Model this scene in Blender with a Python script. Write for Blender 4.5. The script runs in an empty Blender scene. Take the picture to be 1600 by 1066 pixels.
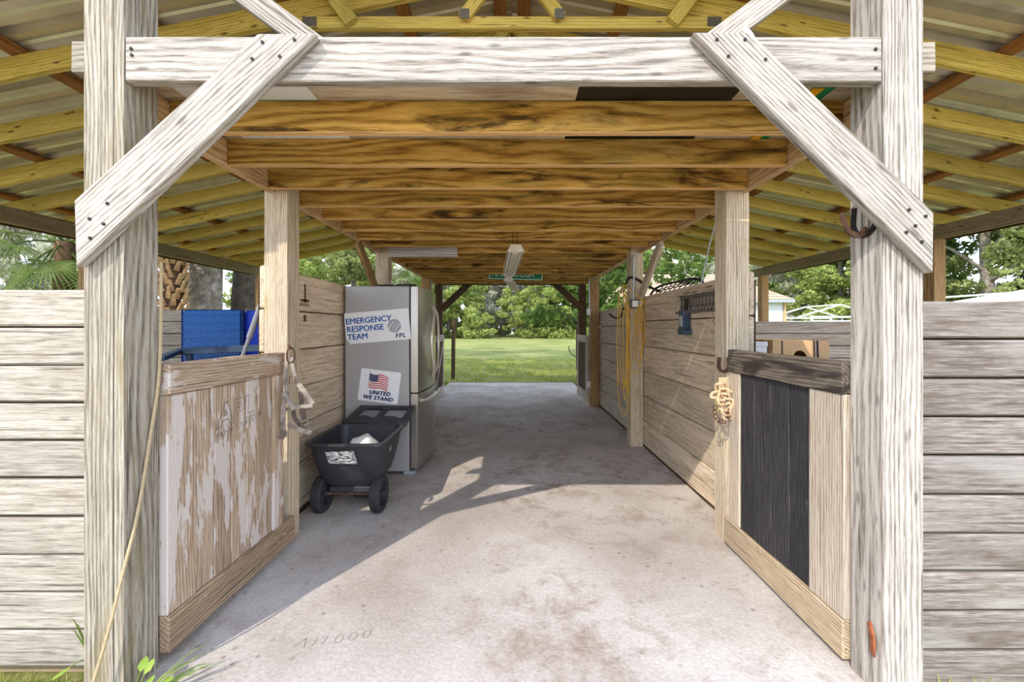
import bpy, bmesh, math, random
import numpy as np
from mathutils import Vector, Matrix, Quaternion

random.seed(7)
scene = bpy.context.scene
col = scene.collection
PI = math.pi

# ------------------------------------------------------------------ camera
F, H, CX, CY = 643.0, 1.36, 800.0, 512.0     # focal length in pixels of the 1600 px frame, eye height, vanishing point
cam_d = bpy.data.cameras.new('camera')
cam = bpy.data.objects.new('camera', cam_d)
col.objects.link(cam)
cam.location = (0, 0, H)
cam.rotation_euler = (PI / 2, 0, 0)
cam_d.sensor_width = 36.0
cam_d.lens = 36.0 * F / 1600.0
cam_d.shift_y = -(533.0 - CY) / 1600.0
cam_d.clip_start = 0.05
cam_d.clip_end = 500
scene.camera = cam

# ------------------------------------------------------------------ sky, sun, exposure
SKY_STRENGTH, SUN_STRENGTH, EXPOSURE = 2.4, 2.9, 0.5
world = bpy.data.worlds.new('sky')
scene.world = world
world.use_nodes = True
wn, wl = world.node_tree.nodes, world.node_tree.links
wn.clear()
w_out = wn.new('ShaderNodeOutputWorld')
w_bg = wn.new('ShaderNodeBackground')
w_tc = wn.new('ShaderNodeTexCoord')
w_sep = wn.new('ShaderNodeSeparateXYZ')
w_ramp = wn.new('ShaderNodeValToRGB')
w_ramp.color_ramp.elements[0].position = 0.0
w_ramp.color_ramp.elements[0].color = (0.72, 0.83, 1.0, 1)
w_ramp.color_ramp.elements[1].position = 0.8
w_ramp.color_ramp.elements[1].color = (0.42, 0.61, 1.0, 1)
w_noise = wn.new('ShaderNodeTexNoise')
w_noise.inputs['Scale'].default_value = 3.5
w_noise.inputs['Detail'].default_value = 6
w_cr = wn.new('ShaderNodeValToRGB')
w_cr.color_ramp.elements[0].position = 0.46
w_cr.color_ramp.elements[1].position = 0.64
w_mix = wn.new('ShaderNodeMix')
w_mix.data_type = 'RGBA'
w_mix.inputs[7].default_value = (0.96, 0.97, 1.0, 1)
wl.new(w_tc.outputs['Generated'], w_sep.inputs[0])
wl.new(w_sep.outputs['Z'], w_ramp.inputs[0])
wl.new(w_tc.outputs['Generated'], w_noise.inputs['Vector'])
wl.new(w_noise.outputs['Fac'], w_cr.inputs[0])
wl.new(w_cr.outputs['Color'], w_mix.inputs[0])
wl.new(w_ramp.outputs['Color'], w_mix.inputs[6])
wl.new(w_mix.outputs[2], w_bg.inputs['Color'])
w_bg.inputs['Strength'].default_value = SKY_STRENGTH
wl.new(w_bg.outputs[0], w_out.inputs[0])

sun_d = bpy.data.lights.new('sun', 'SUN')
sun_d.energy = SUN_STRENGTH
sun_d.angle = math.radians(0.55)
sun_d.color = (1.0, 0.93, 0.82)
sun = bpy.data.objects.new('sun', sun_d)
col.objects.link(sun)
sun.location = (-6, -10, 12)
sun.rotation_euler = Vector((0.56, 0.91, -1.0)).to_track_quat('-Z', 'Y').to_euler()

scene.view_settings.view_transform = 'Standard'
scene.view_settings.look = 'None'
scene.view_settings.gamma = 1
scene.view_settings.use_curve_mapping = False
scene.view_settings.exposure = EXPOSURE
scene.cycles.diffuse_bounces = 6
scene.cycles.max_bounces = 10

# ------------------------------------------------------------------ helpers
WM = {}

def at(px, py, d):
    """a point seen at pixel (px, py) standing d metres down the aisle"""
    return Vector(((px - CX) * d / F, d, H + (CY - py) * d / F))

def lin(r, g, b):
    f = lambda v: (v / 255.0) / 12.92 if v / 255.0 <= 0.04045 else ((v / 255.0 + 0.055) / 1.055) ** 2.4
    return (f(r), f(g), f(b), 1.0)

def link(name, data, M=None, parent=None, mat=None):
    o = bpy.data.objects.new(name, data)
    col.objects.link(o)
    M = M or Matrix.Identity(4)
    if parent is not None:
        o.parent = parent
        o.matrix_parent_inverse = WM[parent.name].inverted()
    o.matrix_basis = M
    WM[o.name] = M.copy()
    if mat is not None and data is not None and not data.materials:
        data.materials.append(mat)
    return o

def tag(o, label=None, cat=None, group=None, kind=None):
    if label: o['label'] = label
    if cat: o['category'] = cat
    if group: o['group'] = group
    if kind: o['kind'] = kind
    return o

def thing(name, label, cat, loc=(0, 0, 0), rotz=0.0, group=None):
    M = Matrix.Translation(loc) @ Matrix.Rotation(rotz, 4, 'Z')
    o = link(name, None, M)
    o.empty_display_size = 0.1
    return tag(o, label, cat, group)

def struct(name, loc=(0, 0, 0), label=None):
    o = link(name, None, Matrix.Translation(loc))
    o['kind'] = 'structure'
    if label: o['label'] = label
    return o

def copy_tree(o, parent=None):
    c = o.copy()
    col.objects.link(c)
    WM[c.name] = WM[o.name].copy()
    if parent is not None:
        c.parent = parent
    for ch in list(o.children):
        copy_tree(ch, c)
    return c

def mesh_from_bm(name, bm):
    bmesh.ops.recalc_face_normals(bm, faces=bm.faces[:])
    me = bpy.data.meshes.new(name)
    bm.to_mesh(me)
    bm.free()
    return me

def smooth(me, angle=None):
    me.polygons.foreach_set('use_smooth', [True] * len(me.polygons))
    if angle is not None:
        try:
            me.set_sharp_from_angle(angle=math.radians(angle))
        except Exception:
            pass
    return me

def box_mesh(name, L, W, T, bev=0.004, jit=0.0, segs=1):
    bm = bmesh.new()
    bmesh.ops.create_cube(bm, size=1.0)
    for v in bm.verts:
        v.co = Vector((v.co.x * L, v.co.y * W, v.co.z * T))
    if segs > 1:
        es = [e for e in bm.edges if abs((e.verts[0].co - e.verts[1].co).normalized().x) > 0.9]
        bmesh.ops.subdivide_edges(bm, edges=es, cuts=segs - 1)
    if bev > 0:
        b = min(bev, 0.3 * min(L, W, T))
        es = [e for e in bm.edges if e.calc_face_angle(0) > 0.5]
        bmesh.ops.bevel(bm, geom=es, offset=b, segments=1, affect='EDGES')
    if jit:
        for v in bm.verts:
            v.co.y += random.uniform(-jit, jit)
            v.co.z += random.uniform(-jit, jit) * 0.6
    return mesh_from_bm(name, bm)

def frame(xdir, n):
    x = Vector(xdir).normalized()
    n = Vector(n)
    z = (n - x * n.dot(x)).normalized()
    y = z.cross(x)
    return Matrix((x, y, z)).transposed().to_4x4()

def board(name, a, b, w, t, n, mat, parent=None, bev=0.004, jit=0.0, segs=1, ext=0.0):
    """a plank from a to b; w its width, t its thickness along n; grain runs along local x"""
    a, b = Vector(a), Vector(b)
    M = Matrix.Translation((a + b) / 2) @ frame(b - a, n)
    me = box_mesh(name, (b - a).length + ext, w, t, bev, jit, segs)
    return link(name, me, M, parent, mat)

def bx(name, x, y, z, mat, parent=None, grain='x', bev=0.004, jit=0.0, segs=1):
    c = Vector(((x[0] + x[1]) / 2, (y[0] + y[1]) / 2, (z[0] + z[1]) / 2))
    dx, dy, dz = abs(x[1] - x[0]), abs(y[1] - y[0]), abs(z[1] - z[0])
    if grain == 'x':
        M, s = frame((1, 0, 0), (0, 0, 1)), (dx, dy, dz)
    elif grain == 'y':
        M, s = frame((0, 1, 0), (0, 0, 1)), (dy, dx, dz)
    else:
        M, s = frame((0, 0, 1), (0, -1, 0)), (dz, dx, dy)
    return link(name, box_mesh(name, s[0], s[1], s[2], bev, jit, segs), Matrix.Translation(c) @ M, parent, mat)

def prism_mesh(name, pts, depth, bev=0.0):
    """polygon pts (u, v) in the local xz plane, extruded along +y by depth"""
    bm = bmesh.new()
    A = [bm.verts.new((u, 0, v)) for u, v in pts]
    B = [bm.verts.new((u, depth, v)) for u, v in pts]
    bm.faces.new(A)
    bm.faces.new(B[::-1])
    n = len(pts)
    for i in range(n):
        bm.faces.new((A[i], B[i], B[(i + 1) % n], A[(i + 1) % n]))
    bmesh.ops.recalc_face_normals(bm, faces=bm.faces[:])
    if bev:
        es = [e for e in bm.edges if e.calc_face_angle(0) > 0.4]
        bmesh.ops.bevel(bm, geom=es, offset=bev, segments=1, affect='EDGES')
    return mesh_from_bm(name, bm)

def bm_box(bm, c, s, R=None):
    r = bmesh.ops.create_cube(bm, size=1.0)
    for v in r['verts']:
        p = Vector((v.co.x * s[0], v.co.y * s[1], v.co.z * s[2]))
        if R is not None:
            p = R @ p
        v.co = p + Vector(c)
    return r['verts']

def bm_sweep(bm, pts, prof, closed=False, up=(0, 0, 1), scales=None, caps=True):
    """sweep the profile [(a, b)] along the points"""
    pts = [Vector(p) for p in pts]
    n = len(pts)
    rings = []
    prev = Vector(up)
    for i, p in enumerate(pts):
        if closed:
            t = pts[(i + 1) % n] - pts[i - 1]
        else:
            t = pts[min(i + 1, n - 1)] - pts[max(i - 1, 0)]
        if t.length < 1e-9:
            t = Vector((0, 0, 1))
        t.normalize()
        u = prev - t * prev.dot(t)
        if u.length < 1e-4:
            u = t.orthogonal()
        u.normalize()
        prev = u
        s = t.cross(u)
        k = scales[i] if scales else 1.0
        rings.append([bm.verts.new(p + (s * a + u * b) * k) for a, b in prof])
    m = len(prof)
    for i in range(n if closed else n - 1):
        A, B = rings[i], rings[(i + 1) % n]
        for j in range(m):
            bm.faces.new((A[j], A[(j + 1) % m], B[(j + 1) % m], B[j]))
    if caps and not closed and m > 2:
        bm.faces.new(rings[0][::-1])
        bm.faces.new(rings[-1])

def circ(r, n=8):
    return [(r * math.cos(2 * PI * i / n), r * math.sin(2 * PI * i / n)) for i in range(n)]

def rect(w, t):
    return [(-w / 2, -t / 2), (w / 2, -t / 2), (w / 2, t / 2), (-w / 2, t / 2)]

def tube(name, pts, r, mat, parent=None, n=8, closed=False, scales=None, up=(0, 0, 1), M=None):
    bm = bmesh.new()
    bm_sweep(bm, pts, circ(r, n), closed, up, scales)
    return link(name, smooth(mesh_from_bm(name, bm), 50), M, parent, mat)

def strap(name, pts, w, t, mat, parent=None, closed=False, up=(0, 0, 1), M=None):
    bm = bmesh.new()
    bm_sweep(bm, pts, rect(w, t), closed, up)
    return link(name, mesh_from_bm(name, bm), M, parent, mat)

def curve_pts(ctrl, n=8, closed=False):
    """Catmull-Rom through control points"""
    P = [Vector(c) for c in ctrl]
    m = len(P)
    out = []
    for i in range(m if closed else m - 1):
        p0 = P[(i - 1) % m] if closed or i > 0 else P[0]
        p1, p2 = P[i], P[(i + 1) % m]
        p3 = P[(i + 2) % m] if closed or i + 2 < m else P[-1]
        for k in range(n):
            t = k / n
            out.append(0.5 * ((2 * p1) + (p2 - p0) * t + (2 * p0 - 5 * p1 + 4 * p2 - p3) * t * t + (3 * p1 - p0 - 3 * p2 + p3) * t ** 3))
    if not closed:
        out.append(P[-1])
    return out

def lathe_mesh(name, prof, n=24, axis='z', cap=True):
    """prof [(r, h)] turned about an axis"""
    bm = bmesh.new()
    rings = []
    for r, h in prof:
        ring = []
        for i in range(n):
            a = 2 * PI * i / n
            c, s = r * math.cos(a), r * math.sin(a)
            ring.append(bm.verts.new((c, s, h) if axis == 'z' else (h, c, s) if axis == 'x' else (c, h, s)))
        rings.append(ring)
    for A, B in zip(rings, rings[1:]):
        for j in range(n):
            bm.faces.new((A[j], A[(j + 1) % n], B[(j + 1) % n], B[j]))
    if cap:
        bm.faces.new(rings[0][::-1])
        bm.faces.new(rings[-1])
    return smooth(mesh_from_bm(name, bm), 40)

def text_mesh(name, s, size, extrude=0.0015, shear=0.0, offset=0.0, align='LEFT', spacing=1.0, fat=0.0):
    c = bpy.data.curves.new(name, 'FONT')
    c.body = s
    c.size = size
    c.extrude = extrude
    c.shear = shear
    c.offset = offset
    c.align_x = align
    c.space_character = spacing
    c.resolution_u = 4
    o = bpy.data.objects.new(name, c)
    col.objects.link(o)
    dg = bpy.context.evaluated_depsgraph_get()
    me = bpy.data.meshes.new_from_object(o.evaluated_get(dg))
    bpy.data.objects.remove(o)
    bpy.data.curves.remove(c)
    me.name = name
    if fat:                                   # bold: the same glyphs laid again a hair to either side
        bm = bmesh.new()
        for k, (dx, dy) in enumerate(((-1, 0), (1, 0), (0, 0.6), (0, -0.6))):
            m2 = me.copy()
            m2.transform(Matrix.Translation((dx * fat / 2, dy * fat / 2, k * 0.00008)))
            bm.from_mesh(m2)
            bpy.data.meshes.remove(m2)
        bm.to_mesh(me)
        bm.free()
    return me

def plate_mesh(name, loops, depth, bevel=0.0):
    """flat plate with holes: loops[0] is the outline, the rest are holes; lies in local xy, thickness along z"""
    c = bpy.data.curves.new(name, 'CURVE')
    c.dimensions = '2D'
    c.fill_mode = 'BOTH'
    c.extrude = depth / 2
    c.bevel_depth = bevel
    for lp in loops:
        s = c.splines.new('POLY')
        s.points.add(len(lp) - 1)
        for p, (x, y) in zip(s.points, lp):
            p.co = (x, y, 0, 1)
        s.use_cyclic_u = True
    o = bpy.data.objects.new(name, c)
    col.objects.link(o)
    dg = bpy.context.evaluated_depsgraph_get()
    me = bpy.data.meshes.new_from_object(o.evaluated_get(dg))
    bpy.data.objects.remove(o)
    bpy.data.curves.remove(c)
    me.name = name
    return me

def rrect(x0, y0, x1, y1, r, n=5):
    out = []
    for cx, cy, a0 in ((x1 - r, y1 - r, 0), (x0 + r, y1 - r, 90), (x0 + r, y0 + r, 180), (x1 - r, y0 + r, 270)):
        for k in range(n + 1):
            a = math.radians(a0 + 90 * k / n)
            out.append((cx + r * math.cos(a), cy + r * math.sin(a)))
    return out

# ------------------------------------------------------------------ materials
def new_mat(name):
    m = bpy.data.materials.new(name)
    m.use_nodes = True
    nt = m.node_tree
    bs = nt.nodes['Principled BSDF']
    return m, nt, bs

def N(nt, kind, **kw):
    n = nt.nodes.new('ShaderNode' + kind)
    for k, v in kw.items():
        if k in n.inputs.keys():
            n.inputs[k].default_value = v
        else:
            setattr(n, k, v)
    return n

def ramp(nt, fac, stops):
    r = nt.nodes.new('ShaderNodeValToRGB')
    e = r.color_ramp.elements
    while len(e) < len(stops):
        e.new(0.5)
    for el, (p, c) in zip(e, stops):
        el.position = p
        el.color = c if len(c) == 4 else (*c, 1)
    nt.links.new(fac, r.inputs[0])
    return r.outputs[0]

def mixc(nt, fac, a, b, mode='MIX'):
    m = nt.nodes.new('ShaderNodeMix')
    m.data_type = 'RGBA'
    m.blend_type = mode
    for sock, v in ((0, fac), (6, a), (7, b)):
        if isinstance(v, (int, float)):
            m.inputs[sock].default_value = v
        elif isinstance(v, tuple):
            m.inputs[sock].default_value = v
        else:
            nt.links.new(v, m.inputs[sock])
    return m.outputs[2]

BW = lambda v: (v, v, v, 1)

def obj_vec(nt, scale=(1, 1, 1), rand=True, extra=0.0):
    tc = N(nt, 'TexCoord')
    mp = N(nt, 'Mapping')
    mp.inputs['Scale'].default_value = scale
    src = tc.outputs['Object']
    if rand:
        oi = N(nt, 'ObjectInfo')
        mu = N(nt, 'VectorMath', operation='SCALE')
        mu.inputs[0].default_value = (13.7, 29.1 + extra, 17.3)
        nt.links.new(oi.outputs['Random'], mu.inputs['Scale'])
        ad = N(nt, 'VectorMath', operation='ADD')
        nt.links.new(src, ad.inputs[0])
        nt.links.new(mu.outputs[0], ad.inputs[1])
        src = ad.outputs[0]
    nt.links.new(src, mp.inputs['Vector'])
    return mp.outputs[0]

def noise(nt, vec, scale=1.0, detail=4.0, rough=0.55, dist=0.0):
    n = N(nt, 'TexNoise')
    n.inputs['Scale'].default_value = scale
    n.inputs['Detail'].default_value = detail
    n.inputs['Roughness'].default_value = rough
    n.inputs['Distortion'].default_value = dist
    nt.links.new(vec, n.inputs['Vector'])
    return n.outputs['Fac']

def math_n(nt, op, a, b=None):
    m = N(nt, 'Math', operation=op)
    for i, v in enumerate((a, b)):
        if v is None: continue
        if isinstance(v, (int, float)):
            m.inputs[i].default_value = v
        else:
            nt.links.new(v, m.inputs[i])
    return m.outputs[0]

def wood(name, dark, mid, light, stain=None, stain_amt=0.8, stain_at=0.56, stain2=None, spots=0.0, paint=None, paint_at=0.5,
         bump=0.5, rough=0.82, var=0.18, across=62.0, ring_warp=0.10, cracks=0.6, ring=0.14):
    m, nt, bs = new_mat(name)
    L = nt.links
    # growth-ring lines: the board's width coordinate, bent by a slow noise, cut into thin bands
    v0 = obj_vec(nt, (1, 1, 1))
    sp = N(nt, 'SeparateXYZ')
    L.new(v0, sp.inputs[0])
    warp = noise(nt, obj_vec(nt, (0.9, 5.5, 5.5), extra=1), 1.0, 2, 0.45)
    yy = math_n(nt, 'ADD', math_n(nt, 'ADD', sp.outputs['Y'], math_n(nt, 'MULTIPLY', sp.outputs['Z'], 0.55)), math_n(nt, 'MULTIPLY', warp, ring_warp))
    fine = noise(nt, obj_vec(nt, (11, 190, 190), extra=4), 1.0, 4, 0.7)
    ph = math_n(nt, 'ADD', math_n(nt, 'MULTIPLY', yy, across * 2 * PI), math_n(nt, 'MULTIPLY', fine, 2.2))
    band = math_n(nt, 'MULTIPLY_ADD', math_n(nt, 'SINE', ph), 0.5)
    nt.nodes[-1].inputs[2].default_value = 0.5
    patch = noise(nt, obj_vec(nt, (5.0, 92, 92), extra=6), 1.0, 6, 0.72, 0.15)
    g = math_n(nt, 'ADD', math_n(nt, 'ADD', math_n(nt, 'MULTIPLY', band, ring), math_n(nt, 'MULTIPLY', fine, 0.54 - ring * 0.3)), math_n(nt, 'MULTIPLY', patch, 0.46 - ring * 0.7))
    dk = tuple(0.8 * a + 0.2 * b for a, b in zip(dark, mid))
    c = ramp(nt, g, [(0.36, dk), (0.49, mid), (0.64, light)])
    crack = noise(nt, obj_vec(nt, (1.3, 75, 75), extra=9), 1.0, 2, 0.5)
    c = mixc(nt, ramp(nt, crack, [(0.64, BW(0)), (0.665, BW(cracks))]), c, tuple(x * 0.35 for x in dark[:3]) + (1,))
    big = noise(nt, obj_vec(nt, (1.1, 5, 5), extra=3), 1.0, 3, 0.5)
    c = mixc(nt, 0.35, c, ramp(nt, big, [(0.3, BW(0.45)), (0.7, BW(1.25))]), 'MULTIPLY')
    if stain is not None:
        s = noise(nt, obj_vec(nt, (1.6, 8, 8), extra=7), 1.0, 6, 0.62, 0.8)
        f = ramp(nt, s, [(stain_at, BW(0)), (stain_at + 0.1, BW(stain_amt))])
        c = mixc(nt, f, c, stain)
    if stain2 is not None:
        s = noise(nt, obj_vec(nt, (1.3, 4, 4), extra=11), 1.0, 5, 0.6, 0.4)
        f = ramp(nt, s, [(0.52, BW(0)), (0.68, BW(0.75))])
        c = mixc(nt, f, c, stain2)
    if paint is not None:
        s = noise(nt, obj_vec(nt, (2.0, 9, 9), extra=5), 1.0, 7, 0.66, 0.3)
        f = ramp(nt, s, [(paint_at, BW(0)), (paint_at + 0.025, BW(0.92))])
        c = mixc(nt, f, c, paint)
    if spots > 0:
        v = N(nt, 'TexVoronoi')
        v.inputs['Scale'].default_value = 1.0
        L.new(obj_vec(nt, (5.0, 16, 16), extra=2), v.inputs['Vector'])
        f = ramp(nt, v.outputs['Distance'], [(0.08, BW(spots)), (0.17, BW(0))])
        c = mixc(nt, f, c, tuple(x * 0.28 for x in dark[:3]) + (1,))
    oi = N(nt, 'ObjectInfo')
    mr = N(nt, 'MapRange')
    mr.inputs['To Min'].default_value = 1.0 - var
    mr.inputs['To Max'].default_value = 1.0 + var
    L.new(oi.outputs['Random'], mr.inputs['Value'])
    hs = N(nt, 'HueSaturation')
    L.new(mr.outputs[0], hs.inputs['Value'])
    L.new(c, hs.inputs['Color'])
    L.new(hs.outputs[0], bs.inputs['Base Color'])
    bs.inputs['Roughness'].default_value = rough
    bs.inputs['Specular IOR Level'].default_value = 0.25
    b = N(nt, 'Bump')
    b.inputs['Strength'].default_value = bump
    b.inputs['Distance'].default_value = 0.006
    L.new(g, b.inputs['Height'])
    L.new(b.outputs[0], bs.inputs['Normal'])
    return m

def plain(name, c, rough=0.5, metal=0.0, vary=0.12, nscale=14.0, bump=0.0, spec=0.4, c2=None, at2=0.55):
    m, nt, bs = new_mat(name)
    v = obj_vec(nt, (1, 1, 1))
    n = noise(nt, v, nscale, 5, 0.6)
    k0, k1 = 1 - vary, 1 + vary
    cc = ramp(nt, n, [(0.3, tuple(x * k0 for x in c[:3]) + (1,)), (0.7, tuple(min(1, x * k1) for x in c[:3]) + (1,))])
    if c2 is not None:
        n2 = noise(nt, v, nscale * 0.6, 6, 0.65)
        cc = mixc(nt, ramp(nt, n2, [(at2, BW(0)), (at2 + 0.08, BW(0.9))]), cc, c2)
    nt.links.new(cc, bs.inputs['Base Color'])
    bs.inputs['Roughness'].default_value = rough
    bs.inputs['Metallic'].default_value = metal
    bs.inputs['Specular IOR Level'].default_value = spec
    if bump:
        b = N(nt, 'Bump')
        b.inputs['Strength'].default_value = bump
        b.inputs['Distance'].default_value = 0.01
        nt.links.new(n, b.inputs['Height'])
        nt.links.new(b.outputs[0], bs.inputs['Normal'])
    return m

def leaf_mat(name, a, b, trans=0.35):
    m, nt, bs = new_mat(name)
    n = noise(nt, obj_vec(nt, (1, 1, 1)), 2.2, 6, 0.7)
    c = ramp(nt, n, [(0.35, a), (0.62, b)])
    out = nt.nodes['Material Output']
    df = N(nt, 'BsdfDiffuse')
    tr = N(nt, 'BsdfTranslucent')
    mx = N(nt, 'MixShader')
    mx.inputs[0].default_value = trans
    nt.links.new(c, df.inputs['Color'])
    nt.links.new(c, tr.inputs['Color'])
    nt.links.new(df.outputs[0], mx.inputs[1])
    nt.links.new(tr.outputs[0], mx.inputs[2])
    nt.links.new(mx.outputs[0], out.inputs['Surface'])
    nt.nodes.remove(bs)
    return m

W_post = wood('weathered_post_wood', lin(90, 80, 66), lin(156, 146, 128), lin(186, 177, 160), stain=lin(136, 122, 86), stain_amt=0.6, stain_at=0.54, var=0.08, bump=0.7)
W_pale = wood('sun_bleached_wood', lin(98, 87, 76), lin(172, 162, 149), lin(196, 188, 177), spots=0.5, var=0.06, bump=0.7)
W_plank_l = wood('bleached_plank_wood', lin(98, 87, 74), lin(168, 158, 142), lin(196, 187, 172), stain=lin(138, 122, 104), stain_amt=0.6, stain_at=0.57, spots=0.3, var=0.1, bump=0.7, ring=0.05)
W_plank_r = wood('grey_plank_wood', lin(80, 70, 62), lin(136, 125, 115), lin(174, 165, 155), stain=lin(104, 88, 74), stain_amt=0.6, stain_at=0.52, stain2=lin(168, 160, 152), spots=0.3, var=0.14, bump=0.7, ring=0.05)
W_aisle = wood('aisle_plank_wood', lin(164, 140, 110), lin(216, 194, 164), lin(232, 214, 190), stain=lin(164, 140, 110), stain_amt=0.5, stain_at=0.6, spots=0.35, var=0.1, across=30, ring_warp=0.22, ring=0.09)
W_aisle_post = wood('aisle_post_wood', lin(156, 134, 102), lin(208, 188, 158), lin(226, 210, 188), stain=lin(176, 156, 98), stain_amt=0.6, stain_at=0.55, spots=0.3, var=0.08)
W_brown_post = wood('brown_post_wood', lin(110, 80, 48), lin(172, 134, 88), lin(200, 164, 118), spots=0.7, var=0.1)
W_rafter = wood('yellow_rafter_wood', lin(168, 140, 56), lin(222, 196, 98), lin(234, 214, 132), stain=lin(178, 156, 78), stain_amt=0.6, stain_at=0.58, spots=0.85, var=0.12)
W_eave = wood('eave_beam_wood', lin(98, 84, 60), lin(150, 134, 100), lin(176, 162, 130), spots=0.8, var=0.1)
W_joist = wood('joist_wood', lin(116, 80, 28), lin(198, 152, 70), lin(222, 182, 102), stain=lin(62, 42, 16), stain_amt=0.9, stain_at=0.53, stain2=lin(142, 124, 50), var=0.12, across=26, ring_warp=0.25, bump=0.3, cracks=0.2, ring=0.2)
W_girder = wood('girder_wood', lin(160, 120, 80), lin(212, 174, 128), lin(232, 200, 162), var=0.08)
W_purlin = wood('purlin_wood', lin(110, 68, 34), lin(168, 116, 66), lin(196, 146, 92), var=0.18)
W_gate = wood('peeling_gate_wood', lin(122, 100, 80), lin(170, 146, 120), lin(194, 174, 150), stain=lin(158, 112, 72), stain_amt=0.6, stain_at=0.6, paint=lin(200, 188, 178), paint_at=0.505, var=0.08)
W_gate_rail = wood('gate_rail_wood', lin(110, 88, 66), lin(160, 134, 106), lin(190, 168, 140), paint=lin(196, 184, 166), paint_at=0.6, var=0.06)
W_gate_r = wood('pale_gate_wood', lin(142, 122, 100), lin(188, 172, 150), lin(208, 194, 176), stain=lin(158, 134, 106), stain_amt=0.4, stain_at=0.6, var=0.06)
W_gate_base = wood('gate_base_wood', lin(130, 106, 78), lin(184, 160, 128), lin(210, 192, 164), var=0.05)
W_black = wood('black_stained_wood', lin(30, 28, 30), lin(52, 50, 52), lin(78, 74, 74), paint=lin(120, 112, 104), paint_at=0.68, var=0.12, bump=0.2, cracks=0.2)
W_dark_rail = wood('dark_rail_wood', lin(66, 56, 48), lin(104, 92, 80), lin(140, 128, 112), stain=lin(46, 40, 36), stain_amt=0.9, stain_at=0.5, var=0.04)
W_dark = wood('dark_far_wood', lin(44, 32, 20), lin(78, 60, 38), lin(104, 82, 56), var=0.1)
W_partition = wood('partition_wood', lin(146, 128, 112), lin(196, 180, 164), lin(216, 204, 190), stain=lin(156, 128, 102), stain_amt=0.6, stain_at=0.6, var=0.1)
W_white = wood('whitewashed_wood', lin(150, 140, 132), lin(204, 196, 188), lin(222, 216, 210), var=0.03)
W_ply = wood('plywood_deck', lin(150, 128, 100), lin(196, 176, 148), lin(214, 198, 174), stain=lin(150, 120, 92), stain_amt=0.5, stain_at=0.6, var=0.05, across=18, ring_warp=0.3)

def concrete():
    m, nt, bs = new_mat('worn_concrete')
    L = nt.links
    v = obj_vec(nt, rand=False)
    n1 = noise(nt, v, 0.9, 6, 0.6)
    n2 = noise(nt, v, 5.5, 8, 0.7, 0.3)
    n3 = noise(nt, v, 60, 3, 0.6)
    c = ramp(nt, n1, [(0.3, lin(160, 147, 136)), (0.55, lin(188, 179, 170)), (0.75, lin(201, 193, 185))])
    dirt = mixc(nt, 1.0, ramp(nt, n2, [(0.47, BW(0)), (0.66, BW(0.9))]), ramp(nt, noise(nt, v, 0.75, 3, 0.5), [(0.34, BW(0.0)), (0.56, BW(0.8))]), 'MULTIPLY')
    c = mixc(nt, dirt, c, lin(134, 112, 92))
    # small dark clods and hoof scuffs
    vo = N(nt, 'TexVoronoi')
    vo.inputs['Scale'].default_value = 13.0
    L.new(v, vo.inputs['Vector'])
    near = ramp(nt, vo.outputs['Distance'], [(0.05, BW(1)), (0.2, BW(0))])
    gate = ramp(nt, noise(nt, v, 2.6, 5, 0.65), [(0.46, BW(0)), (0.58, BW(0.7))])
    c = mixc(nt, mixc(nt, 1.0, near, gate, 'MULTIPLY'), c, lin(112, 92, 74))
    c = mixc(nt, 0.5, c, ramp(nt, n3, [(0.3, BW(0.72)), (0.65, BW(1.12))]), 'MULTIPLY')
    L.new(c, bs.inputs['Base Color'])
    bs.inputs['Roughness'].default_value = 0.9
    bs.inputs['Specular IOR Level'].default_value = 0.2
    b = N(nt, 'Bump')
    b.inputs['Strength'].default_value = 0.35
    b.inputs['Distance'].default_value = 0.01
    L.new(math_n(nt, 'ADD', n3, math_n(nt, 'MULTIPLY', n2, 1.5)), b.inputs['Height'])
    L.new(b.outputs[0], bs.inputs['Normal'])
    return m

def ground_mat():
    m, nt, bs = new_mat('mown_grass_ground')
    v = obj_vec(nt, rand=False)
    n1 = noise(nt, v, 0.35, 6, 0.65)
    n2 = noise(nt, v, 9, 6, 0.75)
    c = ramp(nt, n1, [(0.3, lin(104, 116, 58)), (0.55, lin(140, 142, 84)), (0.75, lin(168, 160, 108))])
    c = mixc(nt, 0.7, c, ramp(nt, n2, [(0.3, BW(0.5)), (0.7, BW(1.2))]), 'MULTIPLY')
    nt.links.new(c, bs.inputs['Base Color'])
    bs.inputs['Roughness'].default_value = 1.0
    bs.inputs['Specular IOR Level'].default_value = 0.05
    b = N(nt, 'Bump')
    b.inputs['Strength'].default_value = 0.6
    b.inputs['Distance'].default_value = 0.05
    nt.links.new(n2, b.inputs['Height'])
    nt.links.new(b.outputs[0], bs.inputs['Normal'])
    return m

W_bounce_edge = wood('bounce_lit_joist_edge', lin(176, 126, 70), lin(226, 178, 116), lin(238, 200, 146), var=0.05)  # joist undersides: floor bounce light put into the wood colour
M_concrete = concrete()
M_ground = ground_mat()
M_dirt = plain('dark_soil', lin(84, 70, 52), 1.0, vary=0.35, nscale=9, bump=0.6, spec=0.05)
M_metal = plain('galvanised_roof_metal', lin(214, 208, 196), 0.35, 0.55, vary=0.12, nscale=4, c2=lin(182, 178, 170), at2=0.58)
M_steel = plain('stainless_steel', lin(190, 184, 174), 0.28, 0.9, vary=0.06, nscale=3)
M_handle = plain('bright_handle_steel', lin(228, 218, 206), 0.3, 0.5, vary=0.03)
M_case = plain('grey_painted_steel', lin(168, 166, 163), 0.38, 0.15, vary=0.03, nscale=2)
M_gasket = plain('dark_gasket', lin(44, 42, 42), 0.7)
M_blackp = plain('black_plastic', lin(54, 53, 57), 0.5, vary=0.3, nscale=7, c2=lin(104, 96, 88), at2=0.62)
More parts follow.
